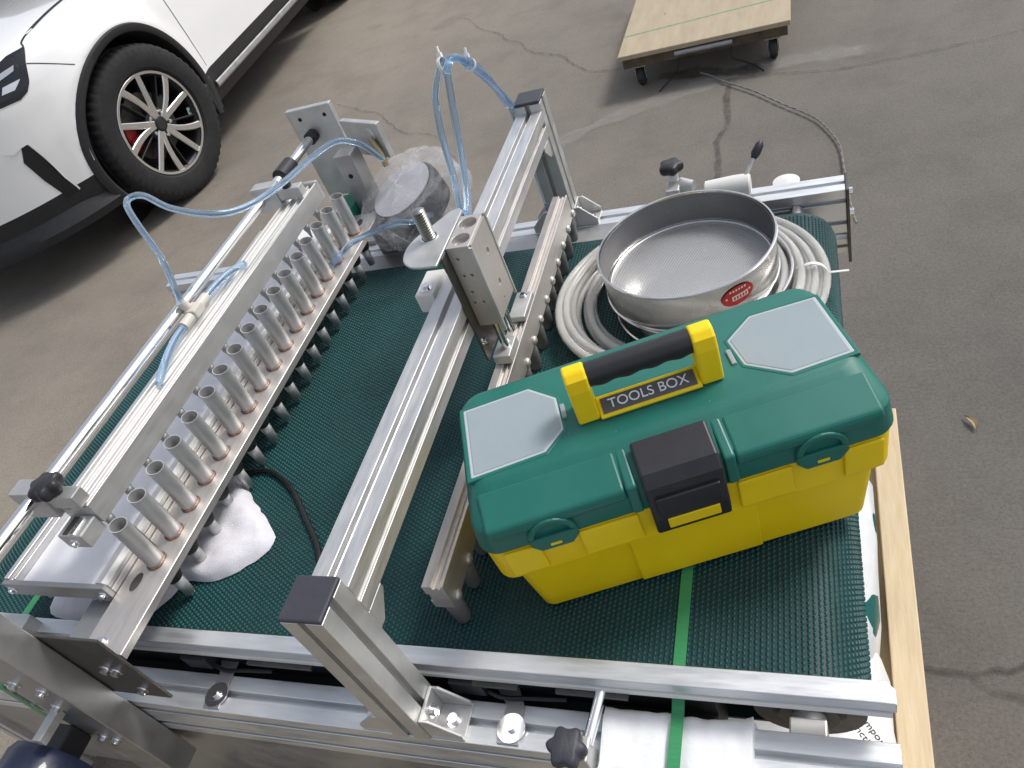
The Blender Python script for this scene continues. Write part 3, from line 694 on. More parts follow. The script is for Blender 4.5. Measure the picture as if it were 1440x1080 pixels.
# guide rod with clamp arms
RX, RZ_ = -.972, .226
rd = MB().cyl((RX, .150, RZ_), (RX, 1.360, RZ_), .0092, 24).build('guide_rod', 'chrome', mc, smooth=True)
for y0, kn in ((.424, True), (1.135, True)):
    am = MB().box(-1.006, -.953, y0, y0+.026, .190, .240).build('clamp_arm', 'alu_satin', mc, bevel=.0012)
    MB().box(-.9528, -.902, y0+.003, y0+.023, .2065, .2285).build('arm_foot', 'alu_satin', am, bevel=.0012)
    if y0 < 1: star_knob(MB(), (-.944, y0+.013, .2290), .0205, .020).build('star_knob', 'black_plastic', am, smooth=True, autosmooth=50)
    else: MB().lathe([(.009, 0), (.009, .012), (.0001, .012)], (-.93, y0+.012, .229), 18).build('arm_stop', 'black_plastic', am, smooth=True)
MB().lathe([(.0165, 1.195), (.0165, 1.243), (.0125, 1.246)], (RX, 0, RZ_), 26, 'y').build('rod_bushing', 'black_plastic', rd, smooth=True)
MB().lathe([(.0135, 1.341), (.0135, 1.359)], (RX, 0, RZ_), 26, 'y').build('rod_bushing', 'black_plastic', rd, smooth=True)
# tee fitting and clear hose on bar
te = MB().box(-.960, -.938, .795, .822, .2085, .226).build('tee_fitting', 'beige_plastic', nb, bevel=.003)
MB().cyl((-.949, .770, .216), (-.949, .7945, .216), .0085, 18).build('fitting_collar', 'beige_plastic', te, smooth=True)
MB().cyl((-.949, .8225, .216), (-.949, .845, .216), .0085, 18).build('fitting_collar', 'beige_plastic', te, smooth=True)
MB().cyl((-.956, .806, .2262), (-.958, .803, .242), .0082, 18).build('fitting_collar', 'beige_plastic', te, smooth=True)
MB().cyl((-.9605, .808, .2165), (-.974, .812, .2165), .006, 14).build('fitting_plug', 'beige_plastic', te, smooth=True)
HR = .0055
def hose(name, pts, m, r=HR, parent=mc, per=8): return MB().tube(spline(pts, per), r, 12).build(name, m, parent, smooth=True, autosmooth=60)
hose('air_hose', [(-.949, .769, .216), (-.945, .735, .2165), (-.936, .69, .213), (-.928, .652, .206)], 'hose_blue', .0062)
hose('air_hose', [(-.949, .8455, .216), (-.944, .88, .217), (-.936, .915, .214), (-.930, .942, .206)], 'hose_blue', .0062)
hose('air_hose', [(-.957, .803, .2425), (-.952, .808, .27), (-.968, .835, .31), (-1.037, .898, .345), (-1.067, .930, .359), (-1.068, .948, .362), (-1.045, .953, .357), (-.98, .925, .34), (-.901, .918, .32), (-.868, .962, .302), (-.847, 1.045, .29), (-.839, 1.14, .28), (-.821, 1.205, .27), (-.790, 1.225, .245), (-.770, 1.240, .20)], 'hose_blue')
hose('air_hose', [(-.4735, .893, .2500), (-.478, .93, .262), (-.485, .965, .282), (-.487, .990, .315), (-.477, .998, .375), (-.467, 1.000, .42), (-.463, 1.011, .433), (-.459, 1.030, .428), (-.455, 1.060, .400), (-.470, 1.145, .335), (-.500, 1.275, .235)], 'hose_blue')
hose('air_hose', [(-.4735, .872, .2500), (-.495, .93, .248), (-.520, 1.00, .268), (-.529, 1.034, .32), (-.517, 1.036, .375), (-.491, 1.027, .415), (-.473, 1.020, .432), (-.455, 1.048, .415), (-.463, 1.120, .357), (-.506, 1.270, .240)], 'hose_blue')
hose('air_hose', [(-.500, 1.275, .235), (-.508, 1.30, .18), (-.506, 1.305, .08), (-.504, 1.30, .0)], 'hose_blue', .0085)
def tie(p, m4, r=.011):
    b = MB().lathe([(r, -.0022), (r+.0014, -.0022), (r+.0014, .0022), (r, .0022)], n=20, closed=True).box(r, r+.007, -.003, .003, -.003, .003).box(r+.005, r+.016, -.0015, .0015, -.0015, .0015)
    return b.build('cable_tie', 'white_plastic', mc, world=T(*p) @ m4)
tie((-.474, 1.012, .428), Matrix.Rotation(R(75), 4, 'Y') @ RZ(150), .0115); tie((-.455, 1.054, .406), Matrix.Rotation(R(55), 4, 'X') @ RZ(100), .0085)
hose('air_hose', [(-.863, 1.060, .1), (-.845, 1.085, .108), (-.829, 1.102, .114), (-.777, 1.122, .122), (-.727, 1.123, .13), (-.700, 1.135, .12), (-.70, 1.20, .09)], 'hose_blue')

MB().box(-1.45, -.27, .288, .298, -.36, -.1205).build('side_panel', 'plate_steel', mc)
# near upright with black bracket
up = MB().box(-.990, -.910, .238, .2775, -.19, .30).build('upright', 'plate_steel', mc, bevel=.0015)
for (x, z) in ((-.965, .10), (-.93, .085), (-.953, .035), (-.955, -.06), (-.935, -.065)): bolt(up, (x, .238, z), (0, -1, 0), 1.05)
MB().box(-.966, -.952, .196, .2375, .018, .032).build('stub_bar', 'alu_satin', up, bevel=.001)
bb = MB().prism([(.2785, .150), (.2785, .000), (.2825, .000), (.2825, .150)], -.960, -.812, 'x').build('angle_bracket', 'dark_steel', mc, bevel=.001)
for (x, z) in ((-.93, .125), (-.862, .075), (-.848, .07), (-.845, .02)): bolt(bb, (x, .2784, z), (0, -1, 0), 1.)
MB().box(-.905, -.846, .283, .2895, .060, .086).build('rail_tongue', 'dark_steel', bb)
cb = MB().box(-1.16, -1.085, .300, .352, .0, .055).build('corner_block', 'alu_satin', mc, bevel=.002)
bolt(cb, (-1.13, .325, .055), s=1.1); MB().cyl((-1.0845, .322, .03), (-1.045, .318, .03), .006, 16).build('pin', 'gold', cb, smooth=True)
mo = MB().lathe([(.0001, .095), (.040, .096), (.056, .106), (.060, .12), (.060, .19), (.055, .2), (.0001, .2)], (-1.000, 0, -.045), 40, 'y').build('drive_motor', 'navy', mc, smooth=True)
MB().box(-1.02, -.98, .2005, .2375, -.065, -.025).build('motor_flange', 'black_plastic', mo, bevel=.002)

# far uprights
fp = MB().box(-1.012, -.905, 1.360, 1.374, .080, .283).build('far_upright', 'alu_satin', mc, bevel=.0015)
for (x, z) in ((-.985, .262), (-.925, .262)): MB().cyl((x, 1.3592, z), (x, 1.361, z), .0042, 14).build('bore', 'black', fp, smooth=True)
MB().box(-.975, -.915, 1.3745, 1.384, -.16, .25).build('upright_back', 'plate_steel', fp, bevel=.001)
MB().box(-.965, -.925, 1.3145, 1.3595, -.13, -.02).build('upright_foot', 'plate_steel', fp, bevel=.001)
p2m = T(-.835, 1.315, 0) @ RZ(-26)
f2 = MB().box(-.060, .058, 0, .012, .176, .250).build('hinge_plate', 'alu_satin', mc, bevel=.0012, world=p2m)
MB().lathe([(.0001, -.004), (.013, -.003), (.015, 0)], (.024, 0, .224), 20, 'y').build('hinge_disc', 'alu_satin', f2, smooth=True, world=p2m)
MB().tube([(.030, -.006, .222), (.044, -.008, .190), (.050, -.012, .165)], .006, 10).build('hinge_link', 'gold', f2, smooth=True, world=p2m)
cn = MB().box(-.893, -.853, 1.2675, 1.3105, -.0295, .210).build('far_column', 'plate_steel', mc, bevel=.002)
MB().cyl((-.873, 1.2668, .165), (-.873, 1.2678, .165), .005, 14).build('bore', 'black', cn, smooth=True)
MB().box(-.945, -.8935, 1.235, 1.305, .066, .108).build('reflection_block', 'green_reflection', cn, bevel=.002)  # block added to put the plate's green reflection into colour
MB().box(-.935, -.905, 1.20, 1.2345, .0725, .125).build('column_arm', 'plate_steel', cn, bevel=.002)
corner_bracket(mc, T(-.8525, 1.290, -.0297))

# wrapped control head on the far frame
wr = MB().box(-.815, -.715, 1.266, 1.31, -.0295, .06).build('control_head', 'alu_satin', mc, bevel=.003)
TILT = T(-.766, 1.262, .100) @ Matrix.Rotation(R(14), 4, 'X') @ Matrix.Rotation(R(-12), 4, 'Y')
MB().lathe([(.0001, -.05), (.060, -.048), (.072, -.040), (.077, .0), (.076, .016), (.070, .022), (.0001, .023)], n=40).build('hand_wheel', 'black', wr, smooth=True, world=TILT)
MB().lathe([(.0001, .0232), (.067, .0232), (.068, .026), (.0001, .0285)], n=36).build('film_sheen_disc', 'film_sheen', wr, smooth=True, world=TILT)  # disc added to paint the film's pale sheen over the black wheel
fb = MB(); nu, nv = 72, 30
for i in range(nv+1):
    t = i/nv
    for j in range(nu):
        a = 2*math.pi*j/nu
        if t < .55: rr = .110*(.78+.22*min(1, t/.15)); z = -.058+.092*t/.55
        else: q = (t-.55)/.45; rr = .104*(1-q)**.55*(1-.04*q)+.0005; z = .034+.010*q
        nse = mnoise.noise(Vector((math.cos(a)*1.7, math.sin(a)*1.7, t*3.1)))
        ridge = abs(mnoise.noise(Vector((math.cos(a)*3.3+5, math.sin(a)*3.3, t*2.2))))
        k = 1+.10*nse-.16*min(ridge, .35)-.05*abs(mnoise.noise(Vector((math.cos(a)*7, math.sin(a)*7+2, t*4))))+(.30*max(0, math.cos(a-R(8)))**8*(1-t))
        fb.v.append((rr*k*math.cos(a), rr*k*math.sin(a), z+.006*nse))
for i in range(nv):
    for j in range(nu): fb.f.append((i*nu+j, i*nu+(j+1) % nu, (i+1)*nu+(j+1) % nu, (i+1)*nu+j))
MB_ = fb.build('plastic_wrap', 'film', wr, smooth=True, autosmooth=32, world=TILT)
hose('air_hose', [(-.665, 1.255, .03), (-.640, 1.255, .035), (-.625, 1.24, .03), (-.628, 1.225, .01), (-.65, 1.22, .0)], 'hose_blue', .005)

# ================================================================== toolbox
TBW = T(-.3316, .429, .0034) @ RZ(21.23)
tbx = thing('tool_box', 'plastic tool box with yellow body and green lid standing on the belt', 'tool box', TBW)
bd = MB().loft([(0, .004, .379, .004, .160, .014), (.003, 0, .383, 0, .164, .016), (.093, -.010, .393, -.008, .172, .018), (.0945, -.018, .399, -.013, .178, .02), (.097, -.024, .405, -.016, .182, .021), (.1455, -.026, .407, -.017, .184, .022), (.1475, -.022, .403, -.013, .180, .02)]).build('body', 'box_yellow', tbx, smooth=True, world=TBW, autosmooth=30)
fp_ = MB().prism([(.120, -.0042), (.262, -.0042), (.258, .02), (.124, .02)], .004, .094, 'z')
fp_.v = [(p[0], p[1]-.0078*p[2]/.094, p[2]) for p in fp_.v]
fp_.build('front_panel', 'box_yellow', bd, bevel=.0025, world=TBW)
for u0, u1 in ((-.006, .034), (.076, .140), (.244, .300), (.352, .392)):
    MB().prism([(-.0168, .100), (-.0168, .144), (-.0205, .144), (-.0205, .104)], u0, u1, 'x').build('lip_pad', 'box_yellow', bd, bevel=.0018, world=TBW)
ld = MB().loft([(.1476, -.024, .405, -.015, .182, .022), (.1485, -.028, .409, -.019, .186, .024), (.152, -.029, .410, -.020, .187, .024), (.182, -.026, .407, -.017, .184, .024), (.188, -.023, .404, -.012, .182, .024), (.1995, -.016, .397, .020, .174, .024), (.2035, -.013, .394, .027, .170, .022), (.2055, -.007, .388, .034, .164, .018)], 6).build('lid', 'lid_green', tbx, smooth=True, world=TBW, autosmooth=28)
# buttresses either side of latch, front shoulders
for u0 in (.1365, .2355):
    MB().prism([(.045, .2065), (-.0215, .189), (-.0235, .150), (.045, .150)], u0, u0+.012, 'x').build('buttress', 'lid_green', ld, bevel=.003, seg=3, world=TBW)
for u0, u1 in ((-.012, .1364), (.2476, .393)):
    MB().prism([(.022, .2015), (-.0195, .1865), (-.0215, .1805), (-.0215, .172), (.022, .172)], u0, u1, 'x').build('shoulder', 'lid_green', ld, bevel=.0035, seg=3, world=TBW)
for uc in (.052, .330):                                   # padlock lugs: arched hood over a flat tab
    ao = [(uc+.026*math.cos(R(a)), .158+.024*math.sin(R(a))) for a in range(0, 181, 15)]
    ai = [(uc+.019*math.cos(R(a)), .158+.017*math.sin(R(a))) for a in range(180, -1, -15)]
    lg = MB().prism(ao+ai, -.0240, -.012, 'y').build('padlock_lug', 'lid_green', ld, bevel=.0022, seg=3, world=TBW)
    MB().prism([(uc+.026, .1575), (uc-.026, .1575), (uc-.026, .148), (uc-.017, .137), (uc+.017, .137), (uc+.026, .148)], -.0238, -.018, 'y').build('lug_tab', 'lid_green', lg, bevel=.0016, world=TBW)
    MB().box(uc-.006, uc+.006, -.0244, -.0236, .143, .1465).build('lug_hole', 'box_yellow', lg, world=TBW)
# latch
lt = MB().prism([(.018, .2100), (-.018, .1975), (-.0285, .186), (-.0315, .140), (-.0285, .113), (-.0225, .113), (-.0215, .150), (.018, .150)], .1535, .2325, 'x').build('latch', 'black_plastic', tbx, bevel=.003, seg=3, world=TBW)
MB().prism([(-.0312, .138), (-.0302, .122), (-.026, .122), (-.026, .138)], .167, .221, 'x').xf(T(0, -.0014, 0)).build('latch_slot', 'box_yellow', lt, bevel=.0008, seg=1, world=TBW)
MB().prism([(-.0335, .172), (-.0315, .140), (-.028, .140), (-.028, .172)], .160, .226, 'x').build('latch_ridge', 'black_plastic', lt, bevel=.002, world=TBW)
# organiser windows
def pane(poly, name):
    cx_ = sum(p[0] for p in poly)/len(poly); cy_ = sum(p[1] for p in poly)/len(poly)
    MB().prism(poly, .2030, .2066, 'z').build('window_rim', 'clear_rim', ld, bevel=.0014, seg=2, world=TBW)
    fr = MB().prism([(cx_+(p[0]-cx_)*.945, cy_+(p[1]-cy_)*.945) for p in poly], .2045, .2073, 'z')
    big = [(cx_+(p[0]-cx_)*1.07, cy_+(p[1]-cy_)*1.075) for p in poly]
    o = MB().prism(big, .2010, .2062, 'z').build('organiser_frame', 'lid_green', ld, bevel=.0012, world=TBW)
    c = fr.build('organiser_window', 'clear_lid', tbx, bevel=.0016, seg=2, world=TBW)
    bolt_ = big
    return c
c1 = pane([(-.0135, .040), (.070, .044), (.0945, .068), (.0945, .118), (.066, .147), (-.0135, .145)], 'l')
c2 = pane([(.3945, .045), (.330, .043), (.292, .075), (.288, .118), (.322, .145), (.3945, .141)], 'r')
MB().box(.0958, .101, .083, .104, .2040, .2085).build('hinge_tab', 'clear_lid', c1, bevel=.001, world=TBW)
MB().box(.2815, .2868, .080, .103, .2040, .2085).build('hinge_tab', 'clear_lid', c2, bevel=.001, world=TBW)
# handle
hd = MB()
def arm(u0, u1):
    return MB().prism([(.064, .2062), (.098, .2062), (.099, .250), (.096, .264), (.088, .271), (.076, .271), (.068, .264), (.065, .250)], u0, u1, 'x')
ha = arm(.1115, .1355).build('handle', 'box_yellow', tbx, bevel=.003, seg=3, world=TBW)
arm(.2445, .2685).build('handle_arm', 'box_yellow', ha, bevel=.003, seg=3, world=TBW)
gp = MB(); pts = []; rr = []
for i in range(41):
    t = i/40; pts.append((.1358+.1084*t, .082, .2565)); rr.append(.0132)
gp.tube(pts, rr, 20)
gp.v = [(p[0], p[1], p[2]-(.0030*(1-math.cos(2*math.pi*4*(p[0]-.1358)/.1084))*.5 if p[2] < .2565 else 0)*((.2565-p[2])/.0132 if p[2] < .2565 else 0)) for p in gp.v]
gp.build('grip', 'black_plastic', ha, smooth=True, world=TBW)
TP = TBW @ T(.190, .0615, .2072) @ Matrix.Rotation(R(22), 4, 'X')
nm = MB().box(-.0545, .0545, 0, .026, 0, .004).build('name_plate', 'box_yellow', ha, bevel=.0012, world=TP)
MB().box(-.0505, .0505, .004, .022, .0040, .0048).build('plate_inlay', 'label_grey', nm, world=TP)
link('lettering', text_mesh('TOOLS BOX', .0152, 'white_ink'), nm, TP @ T(0, .0130, .0052) @ Matrix.Diagonal((1.02, 1.0, 1, 1)))

# ================================================================== tubing coils, sieves
def coil(name, cx, cy, z0, r0, r1, turns, layers, rt, seed, m, label, group=None):
    rs = random.Random(seed); pts = []; N = 64
    radii = []
    for l in range(layers):
        rowr = [r0+(r1-r0)*(k+.5*(l % 2))/max(1, turns-1) for k in range(turns-(l % 2))]
        if l % 2: rowr = rowr[::-1]
        radii += [(r_, l) for r_ in rowr]
    ph = [(rs.uniform(0, 6.28), rs.uniform(-.014, .014), rs.uniform(0, 6.28), rs.uniform(0, .006)) for _ in radii]
    for i, (r_, l) in enumerate(radii):
        rn, ln = radii[min(i+1, len(radii)-1)]; p0 = ph[i]; p1 = ph[min(i+1, len(radii)-1)]
        for k in range(N):
            t = k/N; a = 2*math.pi*t; s_ = t
            rad = r_+(rn-r_)*s_; e0 = p0[1]*math.cos(a-p0[0]); e1 = p1[1]*math.cos(a-p1[0])
            zz = z0+rt+(l+(ln-l)*s_)*rt*1.72+p0[3]*(1-s_)*(1+math.cos(2*a+p0[2]))+p1[3]*s_*(1+math.cos(2*a+p1[2]))
            rad += e0*(1-s_)+e1*s_
            pts.append((cx+rad*math.cos(a+seed), cy+rad*math.sin(a+seed), zz))
    o = MB().tube(pts, rt, 10).build(name, m, smooth=True, autosmooth=60, fix=False)
    return tag(o, label, 'tubing', group)
coil('tubing_coil', -.207, .985, .0026, .150, .204, 5, 2, .0060, 2, 'hose_clear', 'wide lower coil of clear plastic tubing lying flat on the belt round the sieve')
coil('tubing_coil', -.222, .972, .0275, .150, .186, 3, 1, .0060, 5, 'hose_clear', 'few upper loops of clear plastic tubing lying on top of the wide coil')
ct = MB().lathe([(.020, -.003), (.0212, -.003), (.0212, .003), (.020, .003)], n=20, closed=True, axis='y').box(.021, .050, -.002, .002, -.0008, .0008).build('cable_tie', 'white_plastic', world=T(-.022, .985, .0165))
tag(ct, 'translucent cable tie binding the wide tubing coil', 'cable tie')
SC = Vector((-.197, .988, 0))
def ring(name, c, r, z0, z1, label, parent=None):
    pr = [(r-.0012, z0), (r, z0), (r+.0018, z0+.0015), (r+.0018, z0+.004), (r, z0+.0055), (r, z1-.010), (r+.0005, z1-.004), (r+.003, z1-.003), (r+.0035, z1-.0012), (r+.0022, z1), (r+.0002, z1), (r-.0012, z1-.003)]
    return MB().lathe(pr, c, 96, closed=True).build(name, 'inox', parent, smooth=True, autosmooth=40)
pan = thing('sieve_pan', 'shallow polished steel pan under the red-labelled sieve, ringed by clear tubing', 'sieve pan', T(SC.x+.013, SC.y-.006, .0045))
ring('pan_wall', (SC.x+.013, SC.y-.006, 0), .1345, .0045, .0435, '', pan)
MB().lathe([(.0001, .0052), (.1332, .0052), (.1332, .0060), (.0001, .0060)], (SC.x+.013, SC.y-.006, 0), 64).build('pan_floor', 'inox', pan, smooth=True)
sv = thing('sieve', 'round stainless steel test sieve with fine wire mesh and red oval label', 'sieve', T(SC.x, SC.y, .037))
ring('sieve_wall', (SC.x, SC.y, 0), .1305, .0370, .104, '', sv)
MB().lathe([(.1288, .051), (.1291, .051), (.1291, .1005), (.1288, .1005)], (SC.x, SC.y, 0), 96, closed=True).build('reflection_band', 'reflection_band', sv, smooth=True, autosmooth=40)  # added band: dark reflection of the mesh painted onto the inner wall
MB().lathe([(.1286, .042), (.1286, .049), (.1245, .0505), (.1230, .0495), (.1235, .042)], (SC.x, SC.y, 0), 80, closed=True).build('mesh_ring', 'inox', sv, smooth=True, autosmooth=40)
wm = MB().lathe([(.0001, .0), (.08, .0), (.1240, .0)], n=64, caps=False).build('wire_mesh', 'wire_mesh', sv, smooth=True, world=T(SC.x, SC.y, .0470) @ RZ(17))
# oval label wrapped on the wall
def wrap_label(ang, zc, wl, hl, lift, m, name, parent, oval=True):
    b = MB(); n = 28; r_ = .1310+lift
    ctr = (0, 0); ringp = []
    if oval: ringp = [(wl/2*math.cos(2*math.pi*i/n), hl/2*math.sin(2*math.pi*i/n)) for i in range(n)]
    else: ringp = [(-wl/2+wl*i/8, -hl/2) for i in range(9)]+[(wl/2-wl*i/8, hl/2) for i in range(9)]
    f = lambda p: (SC.x+r_*math.cos(ang+p[0]/r_), SC.y+r_*math.sin(ang+p[0]/r_), zc+p[1])
    k = len(ringp)
    if oval:
        for q in (1., .5): b.v += [f((p[0]*q, p[1]*q)) for p in ringp]
        b.v.append(f((0, 0)))
        b.f += [(i, (i+1) % k, k+(i+1) % k, k+i) for i in range(k)]+[(k+i, k+(i+1) % k, 2*k) for i in range(k)]
    else:
        b.v = [f(p) for p in ringp]; b.f = [(i, i+1, 17-i-1, 17-i) for i in range(8)]
    return b.build(name, m, parent, smooth=True)
LA = R(-53)
rlb = wrap_label(LA, .0755, .052, .031, .0010, 'red_label', 'oval_label', sv)
wrap_label(LA+.02, .0730, .026, .0085, .0014, 'white_ink', 'label_panel', rlb, False)
for dx in np.linspace(-.0095, .0095, 5): wrap_label(LA+.02+dx/.134, .0730, .0026, .0052, .0018, 'red_label', 'label_stroke', rlb, False)
for dx in np.linspace(-.012, .012, 6): wrap_label(LA+dx/.134, .0855, .0028, .0032, .0014, 'white_ink', 'label_stroke', rlb, False)
for dx in (-.019, .019): wrap_label(LA+dx/.134, .0765, .0030, .0030, .0014, 'white_ink', 'label_stroke', rlb, False)

# ================================================================== cloth, cable, straps, foam, cord
cpoly = [(-.904, .645), (-.85, .59), (-.785, .535), (-.772, .502), (-.800, .470), (-.842, .446), (-.892, .443), (-.905, .415), (-.942, .379), (-1.02, .374), (-1.112, .376), (-1.132, .421), (-1.09, .50), (-1.044, .597), (-.97, .655)]
cc = Vector((-.94, .50)); cb_ = MB(); K = 96; NR = 22
bnd = [Vector((p.x, p.y)) for p in spline([(x, y, 0) for x, y in cpoly+cpoly[:1]], 8)][:-1]
def raydist(a):
    d = Vector((math.cos(a), math.sin(a))); best = .05
    for i in range(len(bnd)):
        p, q = bnd[i]-cc, bnd[(i+1) % len(bnd)]-cc; e = q-p; den = d.x*e.y-d.y*e.x
        if abs(den) < 1e-9: continue
        t = (p.x*e.y-p.y*e.x)/den; s_ = (p.x*d.y-p.y*d.x)/den
        if t > 0 and -1e-6 <= s_ <= 1+1e-6: best = max(best, t)
    return best
rd_ = [raydist(2*math.pi*j/K) for j in range(K)]
cb_.v.append((cc.x, cc.y, .017))
for i in range(1, NR+1):
    t = i/NR
    for j in range(K):
        a = 2*math.pi*j/K; x = cc.x+rd_[j]*t*math.cos(a); y = cc.y+rd_[j]*t*math.sin(a); q = Vector((x, y, 0))
        fold = max(0., 1-abs(mnoise.noise(Vector((x*7+y*5, y*2-x*2, 2.))))*5.)
        h = .010+.016*abs(mnoise.noise(q*10))+.012*fold+.008*mnoise.noise(q*24+Vector((4, 0, 0)))+.0025*mnoise.noise(q*85)
        h = max(.0055, h*(1-t**14)+.0045)
        if i == NR: h = .0028
        jt = 1+.025*mnoise.noise(q*60) if i >= NR-1 else 1
        x = cc.x+(x-cc.x)*jt; y = cc.y+(y-cc.y)*jt
        cb_.v.append((x, y, h))
for j in range(K):
    cb_.f.append((0, 1+j, 1+(j+1) % K))
    for i in range(NR-1): cb_.f.append((1+i*K+j, 1+(i+1)*K+j, 1+(i+1)*K+(j+1) % K, 1+i*K+(j+1) % K))
tag(cb_.build('towel', 'cloth', smooth=True, autosmooth=80), 'crumpled white terry towel spread on belt under the drop tubes', 'towel')
cabl = MB().tube(spline([(-.935, .625, .021), (-.892, .640, .009), (-.844, .643, .0062), (-.784, .607, .0058), (-.732, .553, .0058), (-.690, .507, .0058), (-.655, .455, .0058), (-.600, .415, .0062), (-.572, .385, .0062), (-.560, .367, .001), (-.556, .358, -.020), (-.555, .353, -.046)], 10), .0038, 12)
tag(cabl.build('power_cable', 'cable', smooth=True), 'black power cable curving across the belt from the white towel', 'cable')
def strap(name, path, x0, x1, label, skew=0.):
    P = spline([(0, y, z) for y, z in path], 6) if False else [Vector((0, y, z)) for y, z in path]
    b = MB(); th = .0007; k = len(P)
    for i, p in enumerate(P):
        t = (P[min(i+1, k-1)]-P[max(i-1, 0)]).normalized(); nrm = Vector((0, -t.z, t.y))
        if nrm.z < -1e-3 or (abs(nrm.z) < 1e-3 and False): nrm = -nrm
        dx = skew*(p.y-.4)
        for xx in (x0+dx, x1+dx):
            b.v.append((xx, p.y, p.z)); b.v.append((xx, p.y+nrm.y*th, p.z+nrm.z*th))
    for i in range(k-1):
        a, c = i*4, i*4+4
        b.f += [(a+1, a+3, c+3, c+1), (a, c, c+2, a+2), (a, a+1, c+1, c), (a+2, c+2, c+3, a+3)]
    b.f += [(0, 2, 3, 1), (4*k-4, 4*k-3, 4*k-1, 4*k-2)]
    return tag(b.build(name, 'strap'), label, 'strap', None)
sp_path = [(1.3205, -.21), (1.3190, -.040), (1.3165, -.0285), (1.300, -.0280), (1.262, -.0275), (1.20, -.012), (1.178, .0015), (1.170, .0024), (.376, .0024), (.366, .0016), (.345, -.0060), (.330, -.0118), (.300, -.0112), (.275, -.0112), (.262, -.0125), (.2555, -.0185), (.2540, -.030), (.2535, -.16)]
strap('packing_strap', sp_path, -.1765, -.1635, 'bright green packing strap passing under tool box and over white foam')
sp2 = [(1.3205, -.21), (1.3190, -.040), (1.3165, -.0285), (1.300, -.0280), (1.262, -.0275), (1.20, -.012), (1.178, .0015), (1.170, .0024), (.380, .0024), (.366, .0016), (.330, -.0260), (.282, -.0270), (.2765, -.0330), (.2755, -.16)]
strap('packing_strap', sp2, -1.180, -1.166, 'green packing strap on belt beside the seed tray')
# foam sleeve
fm = MB(); NX, NP = 40, 40; x0, x1 = -.2485, -.0965
for i in range(NX+1):
    x = x0+(x1-x0)*i/NX
    for j in range(NP):
        a = 2*math.pi*j/NP; sg = lambda c, e: math.copysign(abs(c)**e, c)
        yy = .2955+.0375*sg(math.cos(a), .25); zz = -.083+.0665*sg(math.sin(a), .25)
        q = Vector((x*30, yy*30, zz*30)); k = .0028*mnoise.noise(q)+.0016*mnoise.noise(q*2.3)
        edge = .012 if (x1-x < .012 and math.sin(a) > .5 and math.cos(a) > .1) else 0
        groove = -.0026*math.exp(-((x+.170)/.009)**2)
        k2 = k+edge*.45*(1-(x1-x)/.012)+groove
        xs = x+.004*mnoise.noise(Vector((a*2, i*.3, 0)))*(1 if i in (0, NX) else 0)
        fm.v.append((xs, yy+k2*math.cos(a), zz+k2*math.sin(a)))
for i in range(NX):
    for j in range(NP): fm.f.append((i*NP+j, i*NP+(j+1) % NP, (i+1)*NP+(j+1) % NP, (i+1)*NP+j))
fm.f += [tuple(range(NP-1, -1, -1)), tuple(range(NX*NP, (NX+1)*NP))]
tag(fm.build('foam_sleeve', 'foam', smooth=True, autosmooth=60), 'white foam sheet wrapped round the side frame under green strap', 'foam')
# cord on ground: two twisted strands
wp = spline([(.062, 1.55, ZG+.25), (.066, 1.80, ZG+.10), (.064, 2.02, ZG+.02), (.060, 2.158, ZG+.010), (.053, 2.299, ZG+.010), (.018, 2.42, ZG+.010), (-.022, 2.501, ZG+.010), (-.109, 2.616, ZG+.010), (-.204, 2.747, ZG+.010), (-.306, 2.862, ZG+.010), (-.36, 2.93, ZG+.012), (-.403, 2.975, ZG+.012)], 22)
cd = thing('twisted_cord', 'thin grey twisted cord lying on ground running toward the trolley', 'cord', T(.06, 2.158, ZG))
for ph_ in (0, math.pi):
    q = []
    for i, p in enumerate(wp):
        t = (wp[min(i+1, len(wp)-1)]-wp[max(i-1, 0)]).normalized(); a = Vector((0, 0, 1)); s_ = t.cross(a).normalized(); a = s_.cross(t); an = i*.55+ph_
        q.append(p+(s_*math.cos(an)+a*math.sin(an))*.0017)
    MB().tube(q, .0018, 6).build('strand', 'grey_cord', cd, smooth=True)

# ================================================================== trolley
DW = T(-.378, 3.30, ZG) @ RZ(-.5)
dl = thing('platform_trolley', 'low plywood platform trolley with small casters and a green line across', 'trolley', DW)
pt = MB().box(-.312, .312, -.350, .55, .128, .146).build('platform', 'ply', dl, bevel=.003, world=DW)
MB().add([(-.311, -.175, .1464), (.311, -.135, .1464), (.311, -.125, .1464), (-.311, -.165, .1464)], [(0, 1, 2, 3)]).build('painted_line', 'green_paint', pt, world=DW)
for y in (-.335, .05, .46): MB().box(-.300, .300, y, y+.05, .088, .1275).build('cross_beam', 'old_wood', dl, bevel=.003, world=DW)
for x in (-.29, .25): MB().box(x, x+.045, -.284, .45, .090, .1275).build('side_beam', 'old_wood', dl, bevel=.003, world=DW)
MB().cyl((-.10, -.342, .112), (.11, -.342, .112), .011, 16).build('grab_tube', 'plate_steel', dl, smooth=True, world=DW)
for x in (-.245, .245):
    for y in (-.30, .48):
        fk = MB().box(x-.028, x+.028, y-.028, y+.028, .0815, .0875).box(x-.021, x-.017, y-.014, y+.018, .028, .0815).box(x+.017, x+.021, y-.014, y+.018, .028, .0815).build('caster_fork', 'plate_steel', dl, bevel=.0015, world=DW)
        MB().lathe([(.006, -.015), (.028, -.014), (.0345, -.008), (.0355, 0), (.0345, .008), (.028, .014), (.006, .015)], (x, y+.005, .0357), 28, 'x').build('caster_wheel', 'rubber', fk, smooth=True, world=DW)
